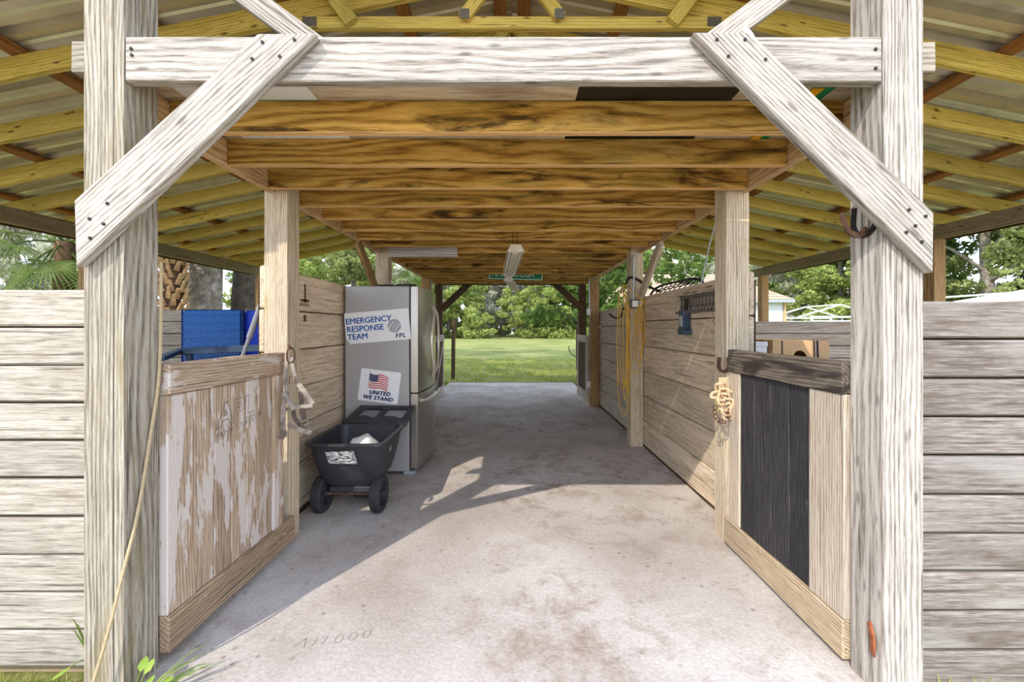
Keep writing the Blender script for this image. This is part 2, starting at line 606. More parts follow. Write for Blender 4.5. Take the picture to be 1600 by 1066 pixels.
M_rubber = plain('tyre_rubber', lin(52, 50, 50), 0.85, vary=0.25, nscale=12, c2=lin(112, 102, 92), at2=0.62)
M_white = plain('white_sign_paint', lin(232, 232, 232), 0.45, vary=0.02)
M_blue = plain('blue_lettering', lin(28, 88, 160), 0.5, vary=0.02)
M_navy = plain('navy_lettering', lin(34, 36, 84), 0.5, vary=0.02)
M_red = plain('flag_red', lin(200, 44, 52), 0.5, vary=0.02)
M_grey = plain('logo_grey', lin(158, 160, 162), 0.5, vary=0.02)
M_whitep = plain('white_plastic', lin(236, 232, 226), 0.4, vary=0.03)
M_enamel = plain('aged_white_enamel', lin(222, 212, 190), 0.45, vary=0.1, c2=lin(190, 160, 120), at2=0.68)
M_green = plain('street_sign_green', lin(14, 132, 82), 0.4, vary=0.05)
M_orange = plain('sign_orange', lin(236, 168, 24), 0.5, vary=0.05)
M_blacksign = plain('black_panel', lin(30, 26, 26), 0.45, vary=0.4, nscale=6, c2=lin(86, 70, 60), at2=0.64)
M_yellow = plain('yellow_cord', lin(220, 172, 48), 0.5, vary=0.12, nscale=20)
M_rust = plain('rusty_iron', lin(88, 62, 46), 0.85, 0.1, vary=0.35, nscale=30, bump=0.4, c2=lin(138, 98, 70), at2=0.55)
M_rust_o = plain('orange_rust', lin(150, 86, 52), 0.85, 0.1, vary=0.3, nscale=40, bump=0.4)
M_iron = plain('dark_iron', lin(52, 48, 46), 0.6, 0.5, vary=0.25, nscale=30)
M_wire = plain('black_wire', lin(34, 32, 32), 0.5, 0.3)
M_galv = plain('galvanised_pipe', lin(178, 176, 172), 0.4, 0.6, vary=0.08)
M_leather = plain('weathered_leather', lin(150, 138, 126), 0.9, vary=0.22, nscale=24, c2=lin(104, 94, 86), at2=0.55)
M_leather_d = plain('dark_leather', lin(92, 80, 70), 0.85, vary=0.25, nscale=24)
M_rope = plain('tan_rope', lin(176, 156, 120), 0.9, vary=0.15, nscale=60)
M_hemp = plain('bleached_rope', lin(214, 184, 146), 0.95, vary=0.22, nscale=50, bump=0.5)
M_card = plain('cardboard', lin(214, 172, 124), 0.85, vary=0.06, nscale=6)
M_cardblack = plain('black_carton_print', lin(48, 44, 52), 0.7, vary=0.1)
M_bark = plain('oak_bark', lin(132, 122, 110), 1.0, vary=0.5, nscale=7, bump=1.0, spec=0.05, c2=lin(176, 168, 156), at2=0.58)
M_bark_d = plain('dark_oak_bark', lin(84, 76, 66), 1.0, vary=0.5, nscale=7, bump=1.0, spec=0.05, c2=lin(140, 134, 124), at2=0.62)
M_boot = plain('palm_boot_brown', lin(176, 140, 100), 0.95, vary=0.35, nscale=12, bump=0.5, spec=0.05)
M_palmtrunk = plain('palm_trunk_brown', lin(96, 76, 56), 0.95, vary=0.4, nscale=10, bump=0.6, spec=0.05)
M_shingle = wood('asphalt_shingle', lin(130, 108, 86), lin(168, 146, 120), lin(190, 168, 142), var=0.05, across=9, cracks=0)
M_block = plain('white_block_wall', lin(206, 208, 208), 0.9, vary=0.12, nscale=5, c2=lin(160, 164, 160), at2=0.62)
M_boxblue = plain('blue_grey_tool', lin(66, 82, 102), 0.5, 0.3, vary=0.2)
M_bracket = plain('grey_steel_tool', lin(112, 104, 98), 0.6, 0.5, vary=0.25, nscale=20)
L_olive = leaf_mat('olive_foliage', lin(92, 104, 54), lin(172, 178, 112))
L_bright = leaf_mat('bright_green_foliage', lin(104, 124, 54), lin(190, 198, 118))
L_dark = leaf_mat('dark_green_foliage', lin(52, 74, 34), lin(128, 150, 78))
L_moss = leaf_mat('grey_moss_foliage', lin(148, 148, 122), lin(208, 206, 182))
L_palm = leaf_mat('palm_foliage', lin(58, 78, 36), lin(122, 138, 76))
L_weed = leaf_mat('weed_green', lin(98, 136, 48), lin(170, 188, 92))
L_grass = leaf_mat('grass_blade_green', lin(112, 132, 48), lin(186, 184, 96))
L_straw = leaf_mat('straw_blade', lin(170, 150, 96), lin(222, 204, 150))

def chevron():
    m, nt, bs = new_mat('blue_quilted_vinyl')
    L = nt.links
    tc = N(nt, 'TexCoord')
    sp = N(nt, 'SeparateXYZ')
    L.new(tc.outputs['Object'], sp.inputs[0])
    zig = math_n(nt, 'PINGPONG', sp.outputs['Z'], 0.03)
    u = math_n(nt, 'ADD', sp.outputs['X'], zig)
    w = math_n(nt, 'PINGPONG', u, 0.013)
    f = math_n(nt, 'MULTIPLY', w, 77.0)
    oi = N(nt, 'ObjectInfo')
    c = ramp(nt, f, [(0.1, lin(22, 72, 140)), (0.6, lin(44, 112, 184))])
    L.new(c, bs.inputs['Base Color'])
    bs.inputs['Roughness'].default_value = 0.45
    b = N(nt, 'Bump')
    b.inputs['Strength'].default_value = 0.8
    b.inputs['Distance'].default_value = 0.008
    L.new(f, b.inputs['Height'])
    L.new(b.outputs[0], bs.inputs['Normal'])
    return m
M_quilt = chevron()
M_polegrey = plain('grey_painted_pole', lin(140, 138, 140), 0.5, vary=0.06)
M_cobalt = plain('cobalt_vinyl', lin(22, 58, 186), 0.45, vary=0.12, nscale=40)
M_blueedge = plain('navy_edge_binding', lin(26, 44, 104), 0.6)

# ================================================================== THE SETTING
def extr_x(name, prof, L):
    """cross section (y, z) extruded along local x, centred"""
    bm = bmesh.new()
    A = [bm.verts.new((-L / 2, a, b)) for a, b in prof]
    B = [bm.verts.new((L / 2, a, b)) for a, b in prof]
    bm.faces.new(A[::-1])
    bm.faces.new(B)
    n = len(prof)
    for i in range(n):
        bm.faces.new((A[i], A[(i + 1) % n], B[(i + 1) % n], B[i]))
    return mesh_from_bm(name, bm)

UP = (0, 0, 1)
# floor slab
fl = bx('floor', (-1.56, 1.52), (-1.2, 10.2), (-0.16, 0.0), M_concrete, None, 'x', bev=0.012)
fl['kind'] = 'structure'
fl['label'] = 'worn pale concrete aisle slab with brown stains'
# scratched writing in the slab: a row of shallow strokes
strokes = [[(-0.93, 1.745), (-0.90, 1.80)], [(-0.90, 1.80), (-0.885, 1.745)], [(-0.855, 1.75), (-0.85, 1.80)], [(-0.815, 1.765), (-0.81, 1.81)]]
def zero(cx, cy, r): return [(cx + r * math.cos(a) * 0.8, cy + r * 1.25 * math.sin(a)) for a in [i * PI / 5 for i in range(11)]]
strokes += [zero(-0.755, 1.795, 0.02), zero(-0.70, 1.81, 0.02), zero(-0.645, 1.825, 0.02)]
bm = bmesh.new()
for s in strokes:
    bm_sweep(bm, [(x, y, 0.0005) for x, y in s], rect(0.004, 0.003))
link('scratched_writing', mesh_from_bm('scratched_writing', bm), None, fl, plain('scratch_shadow_grey', lin(150, 138, 128), 0.95))

# ground: sheet with the slab's footprint left out
gm = bpy.data.meshes.new('ground')
def ground_grid():
    V, Fc = [], []
    rects = [(-70, -14, 70, -1.2), (-70, -1.2, -1.56, 10.2), (1.52, -1.2, 70, 10.2), (-70, 10.2, 70, 110)]
    for x0, y0, x1, y1 in rects:
        b = len(V)
        V += [(x0, y0, -0.09), (x1, y0, -0.09), (x1, y1, -0.09), (x0, y1, -0.09)]
        Fc.append((b, b + 1, b + 2, b + 3))
    return V, Fc
gm.from_pydata(*ground_grid()[:1], [], ground_grid()[1])
gr = link('ground', gm, None, None, M_ground)
gr['kind'] = 'structure'
gr['label'] = 'mown sunlit grass field around the barn'

def plank_wall(name, axis, x, y, z_top, pitch, n, mat, label, gap=0.007, z_min=0.02, jit=0.0012, back=1):
    """horizontal planks stacked from z_top down"""
    w = struct(name, ((x[0] + x[1]) / 2, (y[0] + y[1]) / 2, 0), label)
    for k in range(n):
        z1 = z_top - k * pitch
        z0 = max(z_min, z1 - pitch + gap + random.uniform(-0.002, 0.003))
        if z1 - z0 < 0.02: break
        d = random.uniform(-0.005, 0.005)
        if axis == 'x':
            bx('plank', x, (y[0] + d, y[1] + d), (z0, z1), mat, w, 'x', bev=0.008, jit=jit, segs=6)
        else:
            bx('plank', (x[0] + d, x[1] + d), y, (z0, z1), mat, w, 'y', bev=0.008, jit=jit, segs=6)
    # dark board added behind the planks to stop light showing through the joints
    zb0 = max(z_min, z_top - n * pitch)
    if axis == 'x':
        bx('light_stop_board', (x[0] + 0.02, x[1] - 0.02), (y[1] + 0.008, y[1] + 0.016), (zb0, z_top - 0.05), W_dark, w, 'x', bev=0)
    else:
        xb = x[1] + 0.008 if back > 0 else x[0] - 0.016
        bx('light_stop_board', (xb, xb + 0.008), (y[0] + 0.02, y[1] - 0.02), (zb0, z_top - 0.05), W_dark, w, 'y', bev=0)
    return w

wfl = plank_wall('wall_front_left', 'x', (-5.3, -1.47), (1.66, 1.70), 1.512, 0.1535, 10, W_plank_l, 'bleached horizontal plank wall left of the entrance', z_min=-0.02)
wfr = plank_wall('wall_front_right', 'x', (1.41, 5.3), (1.66, 1.70), 1.466, 0.157, 11, W_plank_r, 'grey horizontal plank wall right of the entrance', z_min=-0.09)
wl_ = plank_wall('wall_left', 'y', (-1.612, -1.572), (2.62, 7.2), 1.757, 0.281, 7, W_aisle, 'beige wide plank wall along the left of the aisle', back=-1)
wr_ = plank_wall('wall_right', 'y', (1.508, 1.548), (2.62, 4.77), 1.715, 0.285, 6, W_aisle, 'beige wide plank wall along the right of the aisle')
wrr = plank_wall('wall_right_rear', 'y', (1.508, 1.548), (4.775, 7.2), 1.645, 0.27, 6, W_partition, 'greyer plank wall right of the aisle beyond the cord')
wpl = plank_wall('wall_partition_left', 'x', (-5.3, -1.63), (4.75, 4.79), 1.565, 0.139, 11, W_plank_l, 'grey plank partition behind the blue pads')
wpr = plank_wall('wall_partition_right', 'x', (1.56, 5.3), (4.75, 4.79), 1.43, 0.142, 10, W_partition, 'brown-grey plank partition behind the cardboard box')
# base skids under the plank walls, resting on the slab edge
bx('baseboard', (-1.612, -1.57), (2.62, 7.2), (-0.10, 0.055), W_dark, wl_, 'y')
bx('baseboard', (1.508, 1.548), (2.62, 7.2), (-0.10, 0.03), W_dark, wr_, 'y')
# branded cross on the left wall
bm = bmesh.new()
for c, s in (((-1.5695, 3.12, 1.62), (0.004, 0.022, 0.14)), ((-1.5695, 3.12, 1.565), (0.004, 0.12, 0.02)), ((-1.5695, 3.12, 1.43), (0.004, 0.03, 0.05))):
    bm_box(bm, c, s)
for k in range(5):
    bm_box(bm, (-1.5695, 3.055 + 0.028 * k, 1.535), (0.004, 0.01, 0.022))
link('brand_mark', mesh_from_bm('brand_mark', bm), None, wl_, plain('scorched_brown', lin(98, 66, 40), 0.9, vary=0.4, nscale=60))

M_sand = plain('stall_sand', lin(172, 150, 122), 1.0, vary=0.2, nscale=6, bump=0.4, spec=0.05)
for nm, x in (('floor_stall_left', (-5.6, -1.575)), ('floor_stall_right', (1.535, 5.6))):
    o = bx(nm, x, (1.72, 8.7), (-0.09, -0.012), M_sand, None, 'x', bev=0.01)
    o['kind'] = 'structure'; o['label'] = 'sandy stall floor'
o = bx('floor_bounce', (-9, 9), (-13, -1.25), (-0.12, -0.012), M_sand, None, 'x', bev=0.01)  # unseen sheet added behind the camera, bounces warm light up under the roof
o['kind'] = 'structure'; o['label'] = 'unseen sandy sheet added in front of the barn to bounce light'
# ------------------------------------------------------------------ roof
Z0, S = 2.29 + H, 0.20          # underside of the rafters at the ridge line, roof slope
RX = 5.62
rz = lambda x: Z0 - S * abs(x)
RAFT_Y = [2.71 + 0.577 * k for k in range(-2, 11)]
ceil = struct('ceiling', (0, 5, Z0), 'open rafters under a galvanised metal roof')
for y in RAFT_Y:
    for s in (-1, 1):
        board('rafter', (s * 0.0, y, rz(0) + 0.07), (s * RX, y, rz(RX) + 0.07), 0.14, 0.042, (0, -1, 0), W_rafter, ceil, bev=0.003)
# purlins lie on the rafters, running down the barn
for x in (0.09, 0.79, 1.5, 2.36, 3.24, 4.42, 5.35):
    for s in (-1, 1):
        zc = rz(x) + 0.147 + 0.02
        board('purlin', (s * x, 1.24, zc), (s * x, 8.95, zc), 0.092, 0.038, (s * S, 0, 1), W_purlin, ceil, bev=0.003)
# metal panels with raised ribs
def panel_mesh(L, Wd):
    prof, x = [], -Wd / 2
    n = 4
    step = Wd / n
    for i in range(n):
        prof += [(x, 0), (x + step * 0.26, 0), (x + step * 0.32, 0.014), (x + step * 0.40, 0.014), (x + step * 0.46, 0), (x + step * 0.66, 0), (x + step * 0.74, 0.04), (x + step * 0.90, 0.04), (x + step * 0.98, 0)]
        x += step
    prof.append((Wd / 2, 0))
    V, Fc = [], []
    for a, b in prof:
        V += [(-L / 2, a, b), (L / 2, a, b)]
    for i in range(len(prof) - 1):
        Fc.append((2 * i, 2 * i + 1, 2 * i + 3, 2 * i + 2))
    me = bpy.data.meshes.new('roof_panel')
    me.from_pydata(V, [], Fc)
    me.materials.append(M_metal)
    return me
sl_len = (RX + 0.1) * math.sqrt(1 + S * S)
PW = 0.858
pm = panel_mesh(sl_len, PW)
for s in (-1, 1):
    for k in range(9):
        y = 1.24 + PW * (k + 0.5)
        xm = (RX + 0.1) / 2
        M = Matrix.Translation((s * xm, y, rz(xm) + 0.191)) @ frame((s, 0, -S), (s * S, 0, 1))
        o = link('roof_panel', pm, M, ceil)
bx('ridge_cap', (-0.18, 0.18), (1.24, 8.96), (rz(0) + 0.20, rz(0) + 0.215), M_metal, ceil, 'y')
# eave beams, fascia boards
for s in (-1, 1):
    board('eave_beam', (s * 5.2, 1.5, rz(5.2) - 0.09), (s * 5.2, 8.9, rz(5.2) - 0.09), 0.17, 0.06, (s, 0, 0), W_eave, ceil)
    board('fascia_board', (s * (RX + 0.02), 1.3, rz(RX) + 0.05), (s * (RX + 0.02), 8.9, rz(RX) + 0.05), 0.16, 0.035, (s, 0, 0), W_dark, ceil)
# trusses over the aisle: chord, webs, nail plates
NP = plain('nail_plate_steel', lin(140, 138, 132), 0.4, 0.7)
for i, y in enumerate(RAFT_Y[2:5]):
    hz = H + 1.965
    board('truss_chord', (-1.52, y - 0.045, hz), (1.52, y - 0.045, hz), 0.078, 0.04, (0, -1, 0), W_rafter, ceil)
    for s in (-1, 1):
        board('truss_web', (s * 1.02, y - 0.088, hz - 0.02), (s * 1.26, y - 0.088, hz + 0.30), 0.088, 0.04, (0, -1, 0), W_rafter, ceil)
        board('truss_web', (s * 0.31, y - 0.088, hz + 0.01), (s * 0.04, y - 0.088, hz + 0.36), 0.075, 0.04, (0, -1, 0), W_rafter, ceil)
        bx('nail_plate', (s * 1.30 - 0.045, s * 1.30 + 0.045), (y - 0.071, y - 0.066), (hz - 0.03, hz + 0.03), NP, ceil, bev=0)
        bx('nail_plate', (s * 0.30 - 0.03, s * 0.30 + 0.03), (y - 0.113, y - 0.109), (hz - 0.01, hz + 0.05), NP, ceil, bev=0)
for s in (-1, 1):
    board('gable_brace', (s * 0.74, 1.80, 2.50), (s * 1.82, 1.80, 3.295), 0.095, 0.042, (0, -1, 0), W_pale, ceil)

# ------------------------------------------------------------------ posts
PXL, PXR = (-1.56, -1.415), (1.353, 1.498)
POST_Y = [(1.50, 1.645), (2.60, 2.745), (4.70, 4.845), (7.08, 7.225), (8.30, 8.445)]
def groove_post(name, x, y, z, mat, label, cuts=((0.03, 0.004, 0.03),), group=None):
    hw, hd = (x[1] - x[0]) / 2, (y[1] - y[0]) / 2
    # local y = -world x, local z = toward the camera
    prof = [(-hw, -hd), (hw, -hd), (hw, hd)]
    for c, w, dp in sorted(cuts, key=lambda q: -q[0]):
        prof += [(c + w / 2, hd), (c, hd - dp), (c - w / 2, hd)]
    prof += [(-hw, hd)]
    me = extr_x(name, prof, z[1] - z[0])
    M = Matrix.Translation(((x[0] + x[1]) / 2, (y[0] + y[1]) / 2, (z[0] + z[1]) / 2)) @ frame(UP, (0, -1, 0))
    o = link(name, me, M, None, mat)
    return tag(o, label, 'post', group)
groove_post('timber_post', PXL, POST_Y[0], (-0.12, rz(1.57) - 0.002), W_post, 'tall weathered post left of the barn entrance, with a rope down it', ((-0.035, 0.005, 0.04), (0.012, 0.002, 0.02)))
groove_post('timber_post', PXR, POST_Y[0], (-0.12, rz(1.5) - 0.002), W_pale, 'tall sunlit post right of the barn entrance, with a horseshoe hook', ((0.03, 0.002, 0.01),))
groove_post('timber_post', (-1.565, -1.42), POST_Y[1], (-0.12, rz(1.5) - 0.16), W_aisle_post, 'pale post behind the peeling gate, hung with the halter', ((0.0, 0.002, 0.01),))
groove_post('timber_post', PXR, POST_Y[1], (-0.12, rz(1.43) - 0.16), W_aisle_post, 'pale post behind the black panelled gate', ((0.01, 0.002, 0.01),))
groove_post('timber_post', PXL, POST_Y[2], (-0.12, rz(1.5) - 0.16), W_aisle_post, 'post rising behind the refrigerator', ())
groove_post('timber_post', PXR, POST_Y[2], (0, rz(1.43) - 0.16), W_aisle_post, 'aisle post hung with the yellow extension cord', ((0.02, 0.002, 0.01),))
groove_post('timber_post', PXL, POST_Y[3], (-0.12, rz(1.5) - 0.16), W_brown_post, 'brown post just past the refrigerator with a white outlet box', ())
groove_post('timber_post', PXR, POST_Y[3], (0, rz(1.43) - 0.16), W_brown_post, 'brown knotty post at the far right of the aisle', ())
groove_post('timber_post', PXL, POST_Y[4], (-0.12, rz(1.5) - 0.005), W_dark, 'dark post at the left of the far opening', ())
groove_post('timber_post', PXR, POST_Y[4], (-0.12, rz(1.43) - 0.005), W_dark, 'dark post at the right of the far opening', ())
for s, nm in ((-1, 'left'), (1, 'right')):
    for (y0, wh) in ((5.0, 'nearer'), (8.45, 'farther')):
        groove_post('eave_post', (s * 5.2 - 0.07, s * 5.2 + 0.07), (y0, y0 + 0.14), (-0.12, rz(5.2) - 0.176), W_brown_post, '%s of the two eave posts along the %s side of the barn' % (wh, nm), ())

# ------------------------------------------------------------------ front headers and braces
def poly_board(name, px, d, t, xdir, mat, label, cat='brace'):
    P = [at(a, b, d) for a, b in px]
    c = sum(P, Vector()) / len(P)
    Mf = frame(xdir, (0, -1, 0))
    inv = Mf.to_3x3().inverted()
    loc = [inv @ (p - c) for p in P]
    bm = bmesh.new()
    A = [bm.verts.new((q.x, q.y, 0)) for q in loc]
    B = [bm.verts.new((q.x, q.y, -t)) for q in loc]
    bm.faces.new(A)
    bm.faces.new(B[::-1])
    for i in range(len(A)):
        bm.faces.new((A[i], B[i], B[(i + 1) % len(A)], A[(i + 1) % len(A)]))
    bmesh.ops.bevel(bm, geom=bm.edges[:], offset=0.004, segments=1, affect='EDGES')
    o = link(name, mesh_from_bm(name, bm), Matrix.Translation(c) @ Mf, None, mat)
    return tag(o, label, cat)
hb = bx('header_beam', (-1.412, 1.35), (1.50, 1.54), (H + 0.898, H + 1.062), W_pale, None, 'x', jit=0.002, segs=8)
tag(hb, 'sun-bleached header beam spanning between the two entrance posts', 'beam')
hb2 = bx('header_beam', (-1.77, 1.70), (1.65, 1.69), (H + 1.025, H + 1.15), W_post, None, 'x', jit=0.002, segs=8)
tag(hb2, 'second header beam behind, its ends sticking out past both entrance posts', 'beam')
lb = poly_board('diagonal_brace', [(402, 52), (494, 52), (118, 417), (115, 313)], 1.458, 0.04, (287, 0, 262), W_pale, 'diagonal brace across the left entrance post and header')
rb = poly_board('diagonal_brace', [(1083, 50), (1173, 50), (1460, 332), (1459, 427)], 1.458, 0.04, (287, 0, -287), W_pale, 'diagonal brace across the right entrance post and header')
nail_me = lathe_mesh('nail', [(0.006, 0.0), (0.006, 0.003), (0.003, 0.004)], 8, 'y')
nail_me.materials.append(M_iron)
for par, pts in ((lb, [(410, 66), (437, 88), (460, 62), (394, 92), (168, 318), (140, 342), (162, 350), (141, 372)]),
                 (rb, [(1120, 62), (1138, 88), (1164, 62), (1196, 93), (1420, 328), (1446, 338), (1430, 353), (1416, 363), (1440, 378)])):
    for a, b in pts:
        p = at(a, b, 1.457)
        link('nail', nail_me, Matrix.Translation(p) @ Matrix.Rotation(PI, 4, 'Z'), par)
for a, b in [(205, 76), (206, 86), (1368, 77), (1368, 107)]:
    link('nail', nail_me, Matrix.Translation(at(a, b, 1.499)) @ Matrix.Rotation(PI, 4, 'Z'), hb)
# rear header and braces at the far opening
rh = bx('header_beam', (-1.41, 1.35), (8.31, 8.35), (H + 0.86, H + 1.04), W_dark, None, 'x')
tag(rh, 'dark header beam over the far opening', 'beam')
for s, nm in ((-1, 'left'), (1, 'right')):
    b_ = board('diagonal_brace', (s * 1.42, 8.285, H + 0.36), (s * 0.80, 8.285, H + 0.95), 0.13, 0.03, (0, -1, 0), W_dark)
    tag(b_, 'dark corner brace at the %s of the far opening' % nm, 'brace')
# knee braces from the middle posts forward to the girders
kb = board('knee_brace', (-1.52, 4.69, H + 0.36), (-1.52, 4.05, H + 0.845), 0.11, 0.04, (1, 0, 0), W_brown_post)
tag(kb, 'dark knee brace rising from the post behind the refrigerator', 'brace')
kb = board('knee_brace', (1.47, 4.69, H + 0.36), (1.47, 4.05, H + 0.845), 0.11, 0.04, (1, 0, 0), W_aisle_post)
tag(kb, 'honey knee brace rising from the post with the yellow cord', 'brace')

# ------------------------------------------------------------------ loft over the aisle
HB = H + 0.855                      # underside of the joists
loft = thing('loft', 'loft over the aisle: stained joists carrying a board deck', 'loft', (0, 5, HB))
for k in range(18):
    y = 1.80 + 0.365 * k
    hit = any(y + 0.04 > a and y < b for a, b in POST_Y)
    x0, x1 = (-1.41, 1.348) if hit else (-1.498, 1.448)
    jo = bx('joist', (x0, x1), (y, y + 0.038), (HB + random.uniform(-0.004, 0.004), HB + 0.14), W_joist, loft, 'x', bev=0.003)
    jo.data.materials.append(W_bounce_edge)          # underside painted paler orange for light bounced off the floor
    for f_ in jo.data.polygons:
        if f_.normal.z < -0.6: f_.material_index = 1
for (a0, a1), (b0, b1) in zip(POST_Y, POST_Y[1:]):
    bx('girder', (-1.542, -1.500), (a1 + 0.002, b0 - 0.002), (HB - 0.004, HB + 0.135), W_girder, loft, 'y', bev=0.003)
    bx('girder', (1.450, 1.492), (a1 + 0.002, b0 - 0.002), (HB - 0.004, HB + 0.135), W_girder, loft, 'y', bev=0.003)
DK = HB + 0.141
bx('deck_panel', (-0.8495, 0.2795), (1.5405, 2.3), (DK, DK + 0.02), W_ply, loft)
bx('deck_panel', (-1.546, -1.4125), (1.65, 2.3), (DK, DK + 0.02), W_ply, loft)
bx('deck_panel', (1.3505, 1.496), (1.65, 2.3), (DK, DK + 0.02), W_ply, loft)
bx('deck_panel', (0.9605, 1.2515), (1.5405, 2.3), (DK, DK + 0.02), W_ply, loft)
bp = bx('black_panel', (0.28, 0.96), (1.5405, 2.3), (DK, DK + 0.012), M_blacksign, loft)
bp['label'] = 'black panel in the loft deck'
sg = bx('recycled_sign', (-1.412, -0.85), (1.5405, 2.3), (DK, DK + 0.01), M_white, loft)
sg['label'] = 'white sign with a green band used as decking'
bx('green_band', (-1.412, -0.852), (1.80, 1.93), (DK - 0.002, DK + 0.001), M_green, sg, bev=0)
sg = bx('recycled_sign', (1.252, 1.35), (1.5405, 2.3), (DK, DK + 0.01), M_green, loft)
sg['label'] = 'green and orange sign used as decking'
pr = prism_mesh('orange_band', [(1.253, 0), (1.30, 0), (1.30, 0.003), (1.253, 0.003)], 0.58)
link('orange_band', pr, Matrix.Translation((0, 1.71, DK - 0.0035)), sg, M_orange)
for k in range(21):
    y = 2.305 + 0.285 * k
    bx('deck_board', (-1.546, 1.496), (y, y + 0.275), (DK + (0.011 if k == 0 else 0), DK + 0.022), W_ply, loft, 'x', bev=0.002)
# white painted board let in under the joists by the refrigerator post
wb = bx('white_board', (-1.405, -0.62), (4.66, 4.694), (H + 0.80, H + 0.92), W_white, loft)
wb['label'] = 'whitewashed board under the joists'
# loose white things lying on the header
d = thing('white_dish', 'white dish lying upside down on top of the header', 'dish', (1.02, 1.56, H + 1.062))
link('shell', lathe_mesh('shell', [(0.055, 0.0), (0.058, 0.003), (0.05, 0.014), (0.03, 0.022), (0.004, 0.025)], 20), Matrix.Translation((1.02, 1.58, H + 1.062)), d, M_whitep)
link('foot_ring', lathe_mesh('foot_ring', [(0.022, 0.021), (0.022, 0.027), (0.019, 0.027), (0.019, 0.021)], 16), Matrix.Translation((1.02, 1.58, H + 1.062)), d, M_whitep)
st = strap('plastic_strip', curve_pts([(0.965, 1.60, H + 1.066), (0.945, 1.60, H + 1.10), (0.925, 1.60, H + 1.14), (0.905, 1.605, H + 1.165)], 5), 0.022, 0.004, M_whitep, None, up=(0, 1, 0))
tag(st, 'curled white plastic strip standing on the header', 'strip')

# ================================================================== STALL GATES
def gate(name, label, side, P0, P1, zt, zb, mats, rail_h=(0.13, 0.17), stiles=(0.14, 0.1), nplank=5, rail_over=0.0, diag=False, base_over=0.0, plank_t=0.022):
    """gate standing along the aisle from P0 (near) to P1 (far); side -1 faces right, +1 faces left"""
    a, b = Vector((P0[0], P0[1], 0)), Vector((P1[0], P1[1], 0))
    u = (b - a).normalized()
    L = (b - a).length
    n = Vector((u.y, -u.x, 0)) * (-side)       # toward the aisle
    t = thing(name, label, 'gate', (a.x, a.y, zb), 0)
    pt = lambda s, z, o=0.0: a + u * s + Vector((0, 0, z)) + n * o
    m_rail, m_stile, m_plank, m_base = mats
    T = 0.045
    board('top_rail', pt(0, zt - rail_h[0] / 2, -T / 2 + 0.006), pt(L + rail_over, zt - rail_h[0] / 2, -T / 2 + 0.006), rail_h[0], T, n, m_rail, t, bev=0.006, jit=0.002, segs=4)
    board('bottom_rail', pt(0, zb + rail_h[1] / 2, -T / 2 + 0.004), pt(L + base_over, zb + rail_h[1] / 2, -T / 2 + 0.004), rail_h[1], T, n, m_base, t, bev=0.006, jit=0.002, segs=4)
    z0, z1 = zb + rail_h[1] + 0.001, zt - rail_h[0] - 0.001
    board('stile', pt(stiles[0] / 2, z0, -T / 2), pt(stiles[0] / 2, z1, -T / 2), stiles[0] - 0.002, T - 0.004, n, m_stile, t)
    board('stile', pt(L - stiles[1] / 2, z0, -T / 2), pt(L - stiles[1] / 2, z1, -T / 2), stiles[1] - 0.002, T - 0.004, n, m_stile, t)
    s0, s1 = stiles[0], L - stiles[1]
    w = (s1 - s0) / nplank
    pl = []
    for k in range(nplank):
        o = random.uniform(-0.003, 0.003)
        pl.append(board('plank', pt(s0 + w * (k + 0.5), z0, -T + plank_t / 2 + 0.012 + o), pt(s0 + w * (k + 0.5), z1, -T + plank_t / 2 + 0.012 + o), w - 0.004, plank_t, n, m_plank, t))
    if diag:
        board('cross_brace', pt(s0, z0, 0.0), pt(s1, z1, 0.0), 0.07, 0.02, n, m_rail, t)
    return t, pt, n, u, L

g1, pt1, n1, u1, L1 = gate('stall_gate', 'peeling wooden stall gate with faint pencilled letters, left of the aisle', -1, (-1.385, 1.655), (-1.356, 2.45), 1.215, 0.045,
                           (W_gate, W_gate, W_gate, W_gate_rail), rail_h=(0.13, 0.15), stiles=(0.15, 0.10), nplank=5, base_over=0.11)
g2, pt2, n2, u2, L2 = gate('stall_gate', 'stall gate with black vertical boards and pale stiles, right of the aisle', 1, (1.335, 1.655), (1.330, 2.53), 1.225, 0.02,
                           (W_dark_rail, W_gate_r, W_black, W_gate_base), rail_h=(0.135, 0.16), stiles=(0.20, 0.115), nplank=4, base_over=0.05)
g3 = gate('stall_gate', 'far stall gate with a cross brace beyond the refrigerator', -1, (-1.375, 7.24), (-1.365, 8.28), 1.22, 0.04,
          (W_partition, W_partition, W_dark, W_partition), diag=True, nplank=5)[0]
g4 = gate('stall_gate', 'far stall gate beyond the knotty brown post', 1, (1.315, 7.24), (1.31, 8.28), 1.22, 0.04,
          (W_partition, W_partition, W_dark, W_partition), nplank=5)[0]
